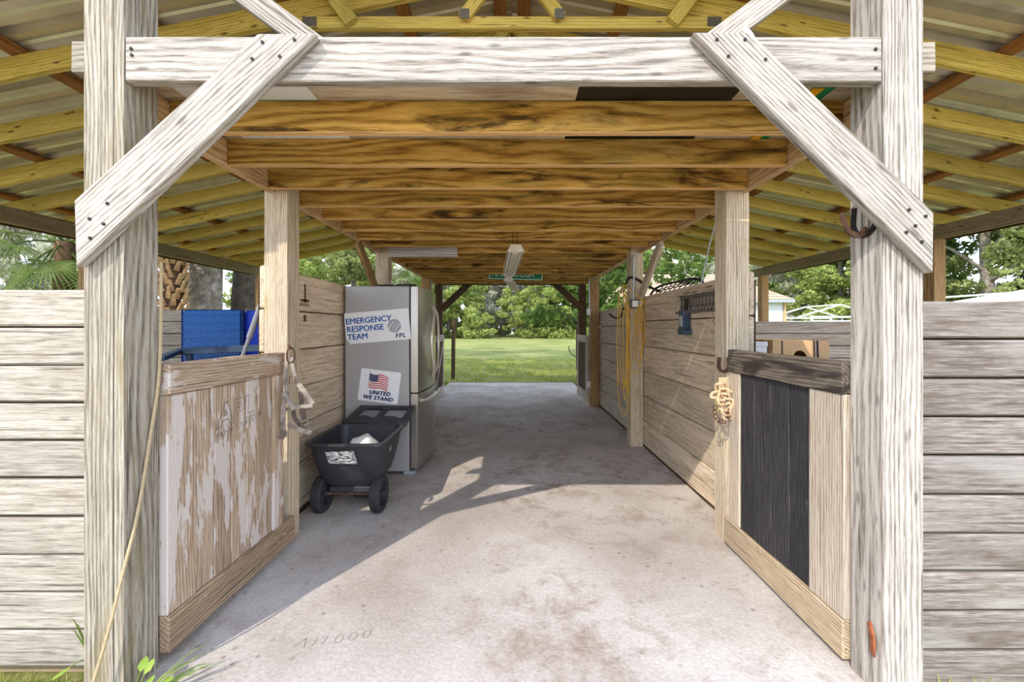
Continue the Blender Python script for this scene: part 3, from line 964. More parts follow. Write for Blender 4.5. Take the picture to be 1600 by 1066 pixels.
# scratched white nicks on the black boards are in the wood; pencilled letters on the left gate
def gate_text(s, size, s0, z, rot, mat):
    me = text_mesh('lettering', s, size, 0.0006, shear=0.12, offset=0.0)
    M = Matrix((u1, Vector((0, 0, 1)), u1.cross(Vector((0, 0, 1))))).transposed().to_4x4()
    M = Matrix.Translation(pt1(s0, z, -0.0085)) @ M @ Matrix.Rotation(rot, 4, 'Z')
    return link('lettering', me, M, g1, mat)
M_pencil = plain('pencil_grey', lin(96, 88, 84), 0.9)
def outline_text(s, size, s0, z, rot):
    c = bpy.data.curves.new('lettering', 'FONT')
    c.body = s; c.size = size; c.fill_mode = 'NONE'; c.bevel_depth = 0.0016; c.bevel_resolution = 0; c.resolution_u = 3; c.shear = 0.15; c.offset = 0.004
    o = bpy.data.objects.new('tmp', c); col.objects.link(o)
    me = bpy.data.meshes.new_from_object(o.evaluated_get(bpy.context.evaluated_depsgraph_get()))
    bpy.data.objects.remove(o)
    M = Matrix((u1, Vector((0, 0, 1)), u1.cross(Vector((0, 0, 1))))).transposed().to_4x4()
    return link('lettering', me, Matrix.Translation(pt1(s0, z, -0.0085)) @ M @ Matrix.Rotation(rot, 4, 'Z'), g1, M_pencil)
outline_text('APL', 0.155, 0.275, 0.885, 0.06)
# scribbled second line
bm = bmesh.new()
q = []
for k in range(46):
    s = 0.27 + 0.0072 * k
    q.append(pt1(s + 0.008 * math.sin(k * 2.1), 0.845 + 0.0010 * k + 0.018 * math.sin(k * 1.7), -0.0085))
bm_sweep(bm, q, rect(0.002, 0.002))
link('scribble', mesh_from_bm('scribble', bm), None, g1, M_pencil)

# ================================================================== REFRIGERATOR
FX0, FX1, FY0, FY1, FZ = -1.535, -0.945, 3.78, 4.68, 1.742
fr = thing('refrigerator', 'stainless steel refrigerator with two upper doors and stickers on its side', 'refrigerator', ((FX0 + FX1) / 2, (FY0 + FY1) / 2, 0))
bx('body', (FX0, FX1), (FY0, FY1), (0.035, FZ), M_case, fr, 'z', bev=0.008)
bx('gasket', (FX1, FX1 + 0.014), (FY0 + 0.012, FY1 - 0.012), (0.05, FZ - 0.01), M_gasket, fr, 'z', bev=0)
ym, half = (FY0 + FY1) / 2, (FY1 - FY0) / 2
def door_mesh(name, y0, y1, z0, z1, n=10):
    xb = FX1 + 0.014
    xf = lambda y: xb + 0.062 + 0.045 * (1 - ((y - ym) / half) ** 2)
    ys = [y0 + (y1 - y0) * i / n for i in range(n + 1)]
    poly = [(xb, y0)] + [(xf(y), y) for y in ys] + [(xb, y1)]
    bm = bmesh.new()
    A = [bm.verts.new((x, y, z0)) for x, y in poly]
    B = [bm.verts.new((x, y, z1)) for x, y in poly]
    bm.faces.new(A[::-1]); bm.faces.new(B)
    for i in range(len(poly)):
        bm.faces.new((A[i], A[(i + 1) % len(poly)], B[(i + 1) % len(poly)], B[i]))
    bmesh.ops.recalc_face_normals(bm, faces=bm.faces[:])
    bmesh.ops.bevel(bm, geom=[e for e in bm.edges if e.calc_face_angle(0) > 0.6], offset=0.006, segments=2, affect='EDGES')
    return smooth(mesh_from_bm(name, bm), 40), xf
zs = 0.755
for (ya, yb, sg_) in ((FY0 + 0.004, ym - 0.003, -1), (ym + 0.003, FY1 - 0.004, 1)):
    me, xf = door_mesh('door', ya, yb, zs + 0.006, FZ - 0.004)
    dr = link('door', me, None, fr, M_steel)
    hp = []
    for k in range(17):
        a = PI * k / 16
        y = ym + sg_ * (0.018 + 0.17 * math.sin(a))
        hp.append((xf(y) + 0.008 + 0.035 * min(1, math.sin(a) * 3), y, 0.86 + 0.72 * k / 16))
    hd = tube('handle', hp, 0.014, M_handle, dr, 8)
me, xf = door_mesh('freezer_drawer', FY0 + 0.004, FY1 - 0.004, 0.06, zs - 0.006, 16)
fd = link('freezer_drawer', me, None, fr, M_steel)
hp = []
for k in range(19):
    y = FY0 + 0.07 + (FY1 - FY0 - 0.14) * k / 18
    e = min(1, math.sin(PI * k / 18) * 4)
    hp.append((xf(y) + 0.006 + 0.035 * e, y, zs - 0.075 - 0.0 * e))
tube('handle', hp, 0.014, M_handle, fd, 8)
for y in (FY0 + 0.05, FY1 - 0.05):
    bx('hinge_cover', (FX1 - 0.12, FX1 + 0.05), (y - 0.035, y + 0.035), (FZ, FZ + 0.02), M_gasket, fr, 'x')
    bx('foot', (FX1 - 0.06, FX1 + 0.05), (y - 0.04, y + 0.05), (0.0, 0.034), M_grey, fr, 'x', bev=0.008)
for y in (FY0 + 0.06, FY1 - 0.06):
    bx('foot', (FX0 + 0.04, FX0 + 0.10), (y - 0.03, y + 0.03), (0.0, 0.034), M_gasket, fr)
# black wire loops lying on top
wl_pts = []
for k in range(40):
    a = 2 * PI * k / 20
    wl_pts.append((-1.22 + 0.07 * math.cos(a) + 0.002 * k, 3.90 + 0.05 * math.sin(a), FZ + 0.012 + 0.006 * (k % 7) / 7))
w_ = tube('wire_coil', wl_pts, 0.006, M_wire, None, 6)
tag(w_, 'black wire coil lying on top of the refrigerator', 'wire')

# stickers on the refrigerator side: frame x right, y up, z toward the camera
def side_frame(px, py, rot):
    p = at(px, py, FY0 - 0.001)
    p.y = FY0 - 0.0005
    return Matrix.Translation(p) @ Matrix.Rotation(PI / 2, 4, 'X') @ Matrix.Rotation(rot, 4, 'Z')
K = FY0 / F
MS = side_frame(537.5, 490, math.radians(4.8))
wS, hS = 101 * K, 48.5 * K
s1 = thing('sticker_sign', 'white EMERGENCY RESPONSE TEAM sign on the refrigerator side', 'sign', MS.translation)
def flat(name, loops, M, off, mat, parent, t=0.0016):
    return link(name, plate_mesh(name, loops, t), M @ Matrix.Translation((0, 0, off)), parent, mat)
pl_ = flat('sheet', [[(0, 0), (wS, 0), (wS, -hS), (0.036 , -hS), (0, -hS * 0.82)]], MS, 0.0015, M_white, s1, 0.002)
def put_text(s, size, x, y, M, mat, parent, off=0.0035, **kw):
    me = text_mesh('lettering', s, size, 0.0006, **kw)
    return link('lettering', me, M @ Matrix.Translation((x, y, off)), parent, mat)
put_text('EMERGENCY', 0.074, 0.008, -0.102, MS, M_blue, s1, fat=0.0042, spacing=1.0)
put_text('RESPONSE', 0.074, 0.012, -0.176, MS, M_blue, s1, fat=0.0042, spacing=1.0)
put_text('TEAM', 0.074, 0.014, -0.247, MS, M_blue, s1, fat=0.0042, spacing=1.0)
put_text('FPL', 0.056, 0.455, -0.262, MS, M_navy, s1, fat=0.004, spacing=1.2, shear=0.1)
cl = [(0.452 + 0.062 * math.cos(a), -0.152 + 0.062 * math.sin(a)) for a in [2 * PI * i / 28 for i in range(28)]]
flat('logo_disc', [cl], MS, 0.0032, M_grey, s1, 0.001)
bm = bmesh.new()
zz = [(0.394, -0.175), (0.455, -0.105), (0.425, -0.19), (0.478, -0.115), (0.448, -0.205), (0.508, -0.13)]
bm_sweep(bm, [(x, y, 0.0042) for x, y in zz], rect(0.009, 0.001), up=(0, 0, 1))
link('logo_bolt', mesh_from_bm('logo_bolt', bm), MS, s1, M_white)

MU = side_frame(565, 575, math.radians(-7.2))
wU, hU = 62.5 * K, 50 * K
s2 = thing('sticker_sign', 'white UNITED WE STAND sign with a flag on the refrigerator side', 'sign', MU.translation)
flat('sheet', [rrect(0, -hU, wU, 0, 0.012)], MU, 0.0015, M_white, s2, 0.002)
put_text('UNITED', 0.05, wU * 0.53, -0.226, MU, M_navy, s2, fat=0.006, shear=0.15, align='CENTER', spacing=1.12)
put_text('WE STAND', 0.05, wU * 0.5, -0.274, MU, M_navy, s2, fat=0.006, shear=0.15, align='CENTER', spacing=1.12)
fx, fy, fw, fh = 0.085, -0.035, 0.175, 0.128
wave = lambda x, y: y - 0.10 * (x - fx) - 0.008 * math.sin((x - fx) / fw * 7.5)
def flag_strip(name, x0, x1, y0, y1, off, mat, n=14):
    top = [(x0 + (x1 - x0) * i / n, wave(x0 + (x1 - x0) * i / n, y1)) for i in range(n + 1)]
    bot = [(x0 + (x1 - x0) * i / n, wave(x0 + (x1 - x0) * i / n, y0)) for i in range(n + 1)]
    return flat(name, [bot + top[::-1]], MU, off, mat, s2, 0.001)
for k in range(7):
    y1 = fy - fh * (2 * k) / 13
    flag_strip('flag_stripe', fx, fx + fw, y1 - fh / 13, y1, 0.0031, M_red)
can = flag_strip('flag_canton', fx, fx + fw * 0.46, fy - fh * 7 / 13, fy, 0.0038, M_navy, 8)
bm = bmesh.new()
for r in range(5):
    for c in range(6):
        x = fx + 0.008 + c * 0.0128 + (r % 2) * 0.005
        bm_box(bm, (x, wave(x, fy - 0.008 - r * 0.0135), 0.0046), (0.004, 0.004, 0.0006), Matrix.Rotation(0.8, 3, 'Z'))
st_ = link('flag_stars', mesh_from_bm('flag_stars', bm), MU, s2, M_white)
st_['kind'] = 'stuff'
bm = bmesh.new()
bm_sweep(bm, [(fx - 0.004, 0.0 - 0.012, 0.004), (fx - 0.004, -0.19, 0.004)], rect(0.003, 0.001))
link('flag_pole', mesh_from_bm('flag_pole', bm), MU, s2, M_grey)

# ================================================================== YARD CART
ct = thing('yard_cart', 'black plastic two-wheeled yard cart parked in front of the refrigerator', 'cart', (-1.17, 3.05, 0))
def ring(cx, cy, hx, hy, r, z, n=4):
    return [Vector((cx + x, cy + y, z)) for x, y in rrect(-hx, -hy, hx, hy, r, n)]
def loft_rings(bm, rings, cap0=True, cap1=True):
    R = [[bm.verts.new(p) for p in rg] for rg in rings]
    m = len(R[0])
    for A, B in zip(R, R[1:]):
        for j in range(m):
            bm.faces.new((A[j], A[(j + 1) % m], B[(j + 1) % m], B[j]))
    if cap0: bm.faces.new(R[0][::-1])
    if cap1: bm.faces.new(R[-1])
def cart_ring(k, grow=0.0, dz=0.0):
    # k 0 bottom .. 1 rim ; the nose leans out toward the camera
    y0 = 3.03 + (2.865 - 3.03) * k ** 0.8
    y1 = 3.33 + (3.46 - 3.33) * k
    hx = 0.165 + (0.262 - 0.165) * k ** 0.38 + grow
    cx = -1.185 + 0.012 * k
    z = 0.19 + (0.535 - 0.19) * k + dz
    return ring(cx, (y0 + y1) / 2, hx, (y1 - y0) / 2 + grow, 0.05 + 0.02 * k, z)
bm = bmesh.new()
rings = [cart_ring(k / 6) for k in range(7)]
rings += [cart_ring(1, 0.022, 0.0), cart_ring(1, 0.022, 0.016), cart_ring(1, -0.004, 0.016)]
rings += [cart_ring(k / 6, -0.012, 0.012) for k in range(6, -1, -1)]
loft_rings(bm, rings)
tub = link('tub', smooth(mesh_from_bm('tub', bm), 35), None, ct, M_blackp)
# tail panel with two openings, leaning back to the refrigerator
def tail():
    w, h = 0.50, 0.30
    o = [(-0.27, 0), (0.27, 0), (0.265, h), (-0.225, h)]
    def hole(x0, x1, y0, y1, lean):
        return [(x + lean * y, y) for x, y in rrect(x0, y0, x1, y1, 0.03)]
    return plate_mesh('tail_panel', [o, hole(-0.22, -0.03, 0.08, h - 0.03, 0.12), hole(0.01, 0.215, 0.08, h - 0.03, 0.06)], 0.02, 0.006)
dirv = Vector((0.02, 0.265, 0.082)).normalized()
TM = Matrix.Translation((-1.165, 3.47, 0.545)) @ Matrix((Vector((1, 0, 0)), dirv, Vector((1, 0, 0)).cross(dirv))).transposed().to_4x4()
tl = link('tail_panel', tail(), TM, ct, M_blackp)
for x in (-0.125, 0.115):
    bm = bmesh.new()
    bmesh.ops.create_uvsphere(bm, u_segments=14, v_segments=8, radius=1)
    for v in bm.verts:
        v.co = Vector((v.co.x * 0.088 + x, v.co.y * 0.03 + 0.085, v.co.z * 0.03))
    link('grip_hump', smooth(mesh_from_bm('grip_hump', bm)), TM, tl, M_blackp)
# wheels
bm = bmesh.new()
prof = [(0.098, -0.034), (0.122, -0.036), (0.13, -0.026), (0.13, -0.008), (0.126, -0.006), (0.126, 0.006), (0.13, 0.008), (0.13, 0.026), (0.122, 0.036), (0.098, 0.034), (0.098, -0.034)]
tyre_me = lathe_mesh('tyre', prof, 36, 'x', cap=False)
bm2 = bmesh.new()
bm2.from_mesh(tyre_me)
for k in range(36):
    a = 2 * PI * k / 36
    for sx in (-1, 1):
        bm_box(bm2, (sx * 0.017, 0.1305 * math.cos(a), 0.1305 * math.sin(a)), (0.016, 0.011, 0.006), Matrix.Rotation(a - PI / 2, 3, 'X'))
tyre_me = mesh_from_bm('tyre', bm2)
tyre_me.materials.append(M_rubber)
bm.free()
bm = bmesh.new()
for k in range(6):
    a = 2 * PI * k / 6
    bm_box(bm, (0.012, 0.06 * math.cos(a), 0.06 * math.sin(a)), (0.014, 0.08, 0.02), Matrix.Rotation(a, 3, 'X'))
bm_sweep(bm, [(-0.03, 0, 0), (0.036, 0, 0)], circ(0.022, 12), up=(0, 0, 1))
prof = circ(0.01, 4)
bm_sweep(bm, [(0.008, 0.096 * math.cos(2 * PI * i / 28), 0.096 * math.sin(2 * PI * i / 28)) for i in range(28)], [(-0.004, -0.026), (0.004, -0.026), (0.004, 0.026), (-0.004, 0.026)], True, up=(1, 0, 0))
hub_me = mesh_from_bm('hub', bm)
hub_me.materials.append(M_blackp)
for x in (-1.405, -0.985):
    M = Matrix.Translation((x, 3.05, 0.131))
    wh = link('wheel', tyre_me, M, ct)
    link('hub', hub_me, M, wh)
tube('axle', [(-1.40, 3.05, 0.131), (-0.99, 3.05, 0.131)], 0.01, M_rust, ct)
bx('axle_bracket', (-1.34, -1.03), (3.02, 3.08), (0.15, 0.19), M_blackp, ct)
bx('rear_skid', (-1.26, -1.10), (3.28, 3.32), (0.0, 0.195), M_blackp, ct)
# label patch on the nose and the size mark on the side
ny0 = 3.03 - 0.165 * 0.72 ** 0.8
def worn_label():
    m, nt, bs = new_mat('worn_label')
    v = obj_vec(nt, (0.45, 1.9, 1))
    n = noise(nt, v, 55, 5, 0.7)
    nt.links.new(ramp(nt, n, [(0.46, lin(50, 48, 48)), (0.52, lin(206, 206, 202))]), bs.inputs['Base Color'])
    bs.inputs['Roughness'].default_value = 0.6
    return m
pa = Vector((-1.185, 2.872, 0.50)); pb = Vector((-1.185, 2.918, 0.39))
vd = (pa - pb).normalized()
LM = Matrix((Vector((1, 0, 0)), vd, Vector((1, 0, 0)).cross(vd))).transposed().to_4x4()
# set the patch just proud of the nose surface
link('label_patch', plate_mesh('label_patch', [[(-0.115, 0.055), (0.085, 0.062), (0.10, -0.05), (-0.105, -0.045)]], 0.002), Matrix.Translation((-1.19, 2.893, 0.44)) @ LM, ct, worn_label())
me = text_mesh('size_mark', '55', 0.05, 0.0008, offset=0.001)
link('size_mark', me, Matrix.Translation((-0.920, 3.08, 0.43)) @ Matrix((Vector((0, 1, 0)), Vector((0.12, 0, 0.993)), Vector((0.993, 0, -0.12)))).transposed().to_4x4(), ct, M_grey)
# white sack inside
bm = bmesh.new()
bmesh.ops.create_uvsphere(bm, u_segments=20, v_segments=10, radius=1)
for v in bm.verts:
    k = 1 + 0.05 * math.sin(7 * v.co.x + 3 * v.co.y)
    v.co = Vector((v.co.x * 0.13 * k - 1.14, v.co.y * 0.16 * k + 3.16, v.co.z * 0.15 * k + 0.385))
sk = link('feed_sack', smooth(mesh_from_bm('feed_sack', bm)), None, None, M_whitep)
tag(sk, 'white sack lying in the black yard cart', 'sack')

# ================================================================== HALTER ON THE LEFT POST
hl = thing('leather_halter', 'grey leather halter hanging from a ring on the left aisle post', 'halter', (-1.36, 2.62, 0.65))
Y0 = 2.41
def ap(px, py, dy=0.0): return at(px, py, Y0 + dy)
tube('hanger_ring', [ap(454 + 6 * math.cos(a), 556 + 13 * math.sin(a), 0.0) for a in [2 * PI * i / 24 for i in range(24)]], 0.005, M_rust, hl, 6, True)
tube('hook_peg', [at(451.5, 540, 2.61), ap(453, 543, 0.05), ap(453, 545, -0.01), ap(453, 541, -0.015)], 0.006, M_rust, hl, 6)
def hstrap(pts, w=0.026, mat=M_leather, dy=-0.02):
    return strap('strap', curve_pts([ap(a, b, dy + (0 if len(q) == 0 else q[0])) for a, b, *q in pts], 6), w, 0.006, mat, hl, up=(0.2, -1, 0.1))
hstrap([(447, 565), (446, 585), (447, 605), (450, 625)], 0.02)
hstrap([(456, 568), (461, 588), (466, 604), (469, 618)], 0.02)
hstrap([(446, 612, -0.01), (443, 640, -0.02), (442, 660), (443, 672), (449, 682)])
hstrap([(443, 614, -0.03), (452, 628, -0.05), (460, 640, -0.05)])
hstrap([(466, 600, -0.01), (476, 612, -0.02), (484, 624), (489, 632)])
hstrap([(470, 612), (471, 630), (473, 645), (476, 656)], 0.026, M_leather_d)
hstrap([(446, 640), (458, 638, -0.04), (474, 635, -0.06), (489, 634, -0.05)], 0.02)
hstrap([(450, 665), (462, 669, -0.05), (474, 673, -0.06), (486, 676, -0.03)])
hstrap([(458, 640), (460, 652), (465, 660), (474, 668)], 0.022, M_leather_d)
hstrap([(444, 674, -0.03), (441, 680, -0.04), (439, 686, -0.05)], 0.03, M_leather_d)
for a, b in ((457, 594), (449, 660), (460, 636), (476, 660)):
    tube('buckle', [ap(a + 5 * x, b + 5 * y, -0.035) for x, y in ((-1, -1), (1, -1), (1, 1), (-1, 1))], 0.003, M_rust if a == 457 else M_galv, hl, 5, True)
kn = bx('light_pull', (-1.421, -1.40), (2.63, 2.66), (1.14, 1.17), M_whitep, None)
tag(kn, 'small white knob on the left aisle post beside the halter ring', 'knob')

# ================================================================== RIGHT SIDE HARDWARE
def shoe_pts(c, ux, uz, r, h, n=14):
    out = []
    for k in range(n + 1):
        a = PI + PI * k / n
        out.append(Vector(c) + Vector(ux) * (r * math.cos(a)) + Vector(uz) * (r * 1.1 * math.sin(a)))
    out = [out[0] + Vector(uz) * h - Vector(ux) * (-0.1 * r)] + out + [out[-1] + Vector(uz) * h - Vector(ux) * (0.1 * r)]
    return out
hs = strap('horseshoe', curve_pts(shoe_pts(at(1131, 572, 2.585), (1, 0, 0), (0, 0, 1), 0.032, 0.055), 3), 0.020, 0.008, M_rust, None, up=(0, -1, 0))
tag(hs, 'rusty horseshoe nailed to the post above the black panelled gate', 'horseshoe')
hk = thing('horseshoe_hook', 'hook made of two welded horseshoes on the right entrance post', 'hook', (1.34, 1.58, 1.75))
strap('back_shoe', curve_pts(shoe_pts((1.349, 1.575, 1.77), (0, 1, 0), (0, 0, 1), 0.052, 0.06), 3), 0.018, 0.008, M_iron, hk, up=(1, 0, 0))
strap('front_shoe', curve_pts([(1.345, 1.56, 1.735), (1.31, 1.55, 1.71), (1.265, 1.54, 1.715), (1.235, 1.53, 1.75), (1.222, 1.525, 1.785)], 5), 0.022, 0.008, M_rust, hk, up=(0, -1, 0))
rbk = strap('rusty_handle', curve_pts([(1.354, 1.558, 0.245), (1.345, 1.545, 0.235), (1.338, 1.528, 0.215), (1.337, 1.524, 0.18), (1.342, 1.532, 0.15), (1.354, 1.542, 0.135)], 5), 0.018, 0.008, M_rust_o, None, up=(-1, 0, 0))
tag(rbk, 'orange rusted handle low on the right entrance post', 'handle')
# bleached rope halter bundle
rp = thing('rope_halter', 'bleached rope and chain bundle hanging from the post by the black panelled gate', 'halter', at(1131, 660, 2.5))
rng = random.Random(3)
bx('leather_strap', (at(1123, 0, 2.54).x, at(1136, 0, 2.54).x), (2.535, 2.545), (at(0, 625, 2.54).z, at(0, 590, 2.54).z), M_hemp, rp)
for k in range(5):
    c = at(1127 + 3 * k, 612 + 8 * k, 2.50)
    pts = []
    ph = rng.uniform(0, 6)
    for i in range(22):
        a = 2 * PI * i / 22
        pts.append(c + Vector(((0.035 + 0.012 * math.sin(3 * a + ph)) * math.cos(a), 0.018 * math.sin(2 * a + ph) - 0.01 * (k % 2), (0.062 + 0.012 * math.cos(2 * a)) * math.sin(a))))
    tube('rope_loop', pts, 0.0075, M_hemp, rp, 6, True)
for k in range(9):
    a = -0.4 + PI * 1.15 * k / 8
    c = at(1128 - 11 * math.cos(a), 643 + 16 * math.sin(a), 2.49)
    tube('chain_link', [c + Vector((0.012 * math.cos(b), (0.008 if k % 2 else 0.002) * math.sin(b), 0.012 * math.sin(b))) for b in [2 * PI * i / 8 for i in range(8)]], 0.0035, M_rust, rp, 5, True)
tube('tail_rope', curve_pts([at(1140, 610, 2.5), at(1149, 618, 2.49), at(1148, 630, 2.5), at(1142, 636, 2.49), at(1141, 655, 2.5)], 5), 0.008, M_hemp, rp, 6)
tube('tail_rope', curve_pts([at(1122, 612, 2.5), at(1114, 614, 2.49), at(1111, 620, 2.49), at(1117, 622, 2.48)], 5), 0.009, M_hemp, rp, 6)

# rack of metal hooks on the right wall
XW = 1.503
rk = thing('tool_rack', 'dark steel rack of hooks on the right aisle wall', 'rack', (XW, 3.3, 1.5))
bx('back_bar', (XW - 0.012, XW), (2.80, 3.66), (1.60, 1.635), M_bracket, rk, 'y')
bx('lower_bar', (XW - 0.010, XW), (2.80, 3.62), (1.53, 1.548), M_bracket, rk, 'y')
for k in range(15):
    y = 2.83 + 0.056 * k
    tube('hook', curve_pts([(XW - 0.012, y, 1.60), (XW - 0.016, y + 0.004, 1.55), (XW - 0.022, y + 0.006, 1.50), (XW - 0.05, y + 0.008, 1.482), (XW - 0.062, y + 0.008, 1.50)], 3), 0.0075, M_bracket, rk, 5)
tb = thing('hoof_boot', 'blue-grey rubber and metal boot-shaped tool hanging under the hook rack', 'tool', (XW - 0.04, 3.5, 1.29))
def boot_mesh():
    pts = [(-0.075, 0.0), (0.085, 0.0), (0.085, 0.04), (0.06, 0.055), (0.055, 0.21), (-0.05, 0.21), (-0.045, 0.06), (-0.075, 0.035)]
    return prism_mesh('body', pts, 0.06, 0.006)
BM_ = Matrix.Translation((XW - 0.005, 3.50, 1.30)) @ Matrix.Rotation(PI / 2, 4, 'Z')
link('body', boot_mesh(), BM_, tb, M_boxblue)
link('face_plate', prism_mesh('face_plate', [(-0.03, 0.07), (0.03, 0.07), (0.03, 0.16), (-0.025, 0.16)], 0.01, 0.003), BM_ @ Matrix.Translation((0, 0.058, 0)), tb, M_galv)
bx('hanger', (XW - 0.03, XW - 0.01), (3.47, 3.51), (1.51, 1.60), M_iron, tb, 'z')
for k, (y, z0, L_) in enumerate([(3.02, 1.475, 0.16), (2.88, 1.46, 0.13)]):
    hkk = tube('wire_hook', curve_pts([(XW - 0.03, y, z0 + 0.02), (XW - 0.02, y + 0.02, z0 - L_ * 0.4), (XW - 0.015, y - 0.02, z0 - L_ * 0.7), (XW - 0.02, y + 0.02, z0 - L_), (XW - 0.03, y + 0.03, z0 - L_ + 0.03)], 4), 0.004, M_rope, None, 5)
    tag(hkk, ['bent tan wire hook hanging left of the other, below the hook rack', 'bent tan wire hook hanging close to the gate post, below the hook rack'][k], 'hook')
for k, (y, z) in enumerate([(3.1, 1.672), (2.95, 1.69), (3.35, 1.655), (3.5, 1.66), (3.62, 1.64)]):
    tube('nail', [(XW + 0.003, y, z), (XW - 0.05, y - 0.01, z - 0.012)], 0.004, M_rust, wr_, 5)
# black iron hook on the rear right wall
ih = tube('iron_hook', curve_pts([(XW, 5.55, 1.63), (XW - 0.02, 5.55, 1.54), (XW - 0.06, 5.56, 1.49), (XW - 0.13, 5.58, 1.50), (XW - 0.18, 5.60, 1.55)], 5), 0.012, M_wire, None, 6)
tag(ih, 'black iron hook on the greyer plank wall beyond the cord', 'hook')
# black wire hay rack resting on top of the right wall
wrk = thing('wire_hay_rack', 'black wire rack resting on top of the right aisle wall', 'rack', (1.56, 3.9, 1.72))
tube('top_bar', curve_pts([(1.53, 4.55, 1.72), (1.55, 4.45, 1.78), (1.58, 4.25, 1.805), (1.60, 3.9, 1.80), (1.60, 3.6, 1.79), (1.60, 3.45, 1.74)], 5), 0.012, M_wire, wrk, 6)
for k in range(8):
    y = 3.52 + 0.12 * k
    tube('wire', [(1.60, y, 1.797), (1.575, y + 0.01, 1.76), (1.53, y + 0.02, 1.72)], 0.005, M_wire, wrk, 5)
for z, x in ((1.772, 1.585), (1.745, 1.555)):
    tube('wire', [(x, 3.5, z), (x, 4.45, z)], 0.005, M_wire, wrk, 5)
cb = tube('hanging_cable', curve_pts([(1.54, 3.36, 1.71), (1.60, 3.35, 2.0), (1.68, 3.345, 2.35), (1.74, 3.34, 2.95), (1.74, 3.34, rz(1.74) + 0.01)], 6), 0.006, M_grey, None, 5)
tag(cb, 'thin grey cable rising from the right wall to the roof', 'cable')

# conduit, outlet box, junction boxes
eb = thing('outlet_box', 'metal outlet box with a conduit on the post with the yellow cord', 'outlet', at(991, 476, 4.69))
px_ = lambda v: (v - 800) * 4.68 / F
bx('box', (px_(985), px_(998)), (4.655, 4.70), (H + (512 - 482) * 4.68 / F, H + (512 - 468) * 4.68 / F), M_bracket, eb, 'z')
bx('cover_plate', (px_(987), px_(996)), (4.648, 4.656), (H + (512 - 480) * 4.68 / F, H + (512 - 470) * 4.68 / F), M_whitep, eb, 'z')
tube('conduit', [(px_(990), 4.68, H + (512 - 468) * 4.68 / F), (px_(990), 4.68, H + 0.83)], 0.014, M_galv, eb, 8)
bx('plug', (px_(998), px_(1003)), (4.66, 4.70), (H + (512 - 478) * 4.68 / F, H + (512 - 470) * 4.68 / F), M_whitep, eb)
rbnd = tube('black_cable', curve_pts([(1.345, 4.86, H + 0.52), (1.338, 4.78, H + 0.55), (1.342, 4.69, H + 0.57), (1.42, 4.685, H + 0.55), (1.502, 4.69, H + 0.50), (1.58, 4.70, H + 0.46), (1.66, 4.6, H + 0.40)], 5), 0.014, M_wire, None, 6)
tag(rbnd, 'black cable wrapped around the post with the yellow cord', 'cable')
wc = tube('white_cable', curve_pts([(1.348, 7.06, H + 0.83), (1.30, 6.2, H + 0.79), (1.32, 5.2, H + 0.79), (1.38, 4.69, H + 0.82), (1.45, 4.66, H + 0.80)], 6), 0.006, M_enamel, None, 5)
tag(wc, 'thin white cable sagging under the joists toward the knotty brown post', 'cable')
def jbox(x0, x1, z, y, label):
    t = thing('junction_box', label, 'outlet', ((x0 + x1) / 2, y, z))
    bx('box', (x0, x1), (y - 0.035, y), (z - 0.055, z + 0.055), M_whitep, t, 'z')
    bx('cover_plate', (x0 + 0.008, x1 - 0.008), (y - 0.04, y - 0.035), (z - 0.045, z + 0.045), M_whitep, t, 'z')
    return t
j = jbox(1.29, 1.354, H + 0.27, 7.12, 'upper white box on the knotty brown post')
tube('conduit', [(1.335, 7.10, H + 0.33), (1.335, 7.10, H + 0.84)], 0.012, M_galv, j, 6)
j = jbox(1.29, 1.354, H - 0.98, 7.12, 'lower white box on the knotty brown post')
tube('conduit', [(1.335, 7.10, H - 0.92), (1.335, 7.10, H + 0.21)], 0.010, M_galv, j, 6)
j = jbox(-1.414, -1.33, H + 0.37, 7.18, 'white outlet box on the brown post past the refrigerator')
tube('conduit', [(-1.40, 7.16, H + 0.43), (-1.40, 7.16, H + 0.84)], 0.012, M_galv, j, 6)
tube('conduit', [(-1.40, 7.16, H - 0.2), (-1.40, 7.16, H + 0.31)], 0.010, M_galv, j, 6)

# yellow extension cord: one long path of hanging loops round the post
rng = random.Random(11)
cp = []
def lp(x0, x1, y, zt, zb):
    for k in range(14):
        a = 2 * PI * k / 14
        cp.append(Vector(((x0 + x1) / 2 + (x1 - x0) / 2 * math.sin(a) + rng.uniform(-0.006, 0.006), y + rng.uniform(-0.012, 0.012), (zt + zb) / 2 + (zt - zb) / 2 * math.cos(a))))
for k in range(4):
    lp(1.385 + 0.022 * k, 1.475 + 0.024 * k, 4.665 - 0.006 * k, 1.62 + 0.02 * k, 0.95 + 0.12 * k)
for k in range(4):
    lp(1.19 + 0.035 * k, 1.325 - 0.01 * (k % 3), 4.665 + 0.004 * k, 1.85 - 0.12 * k, 0.66 - 0.06 * k + 0.13 * (k % 2))
lp(1.18, 1.335, 4.64, 1.75, 0.35)
lp(1.30, 1.47, 4.65, 1.5, 0.85)
yc = tube('extension_cord', curve_pts(cp, 3), 0.0048, M_yellow, None, 5)
tag(yc, 'yellow extension cord hanging in long loops from an aisle post', 'cord')

# rope hanging down the left entrance post
rope = tube('rope', curve_pts([(-1.408, 1.652, 1.62), (-1.405, 1.64, 1.2), (-1.404, 1.60, 0.95), (-1.402, 1.54, 0.66), (-1.405, 1.488, 0.48), (-1.43, 1.46, 0.29), (-1.48, 1.45, 0.1), (-1.53, 1.44, 0.0), (-1.60, 1.40, -0.022)], 6), 0.006, M_rope, None, 6)
tag(rope, 'thin tan rope trailing down the left entrance post', 'rope')

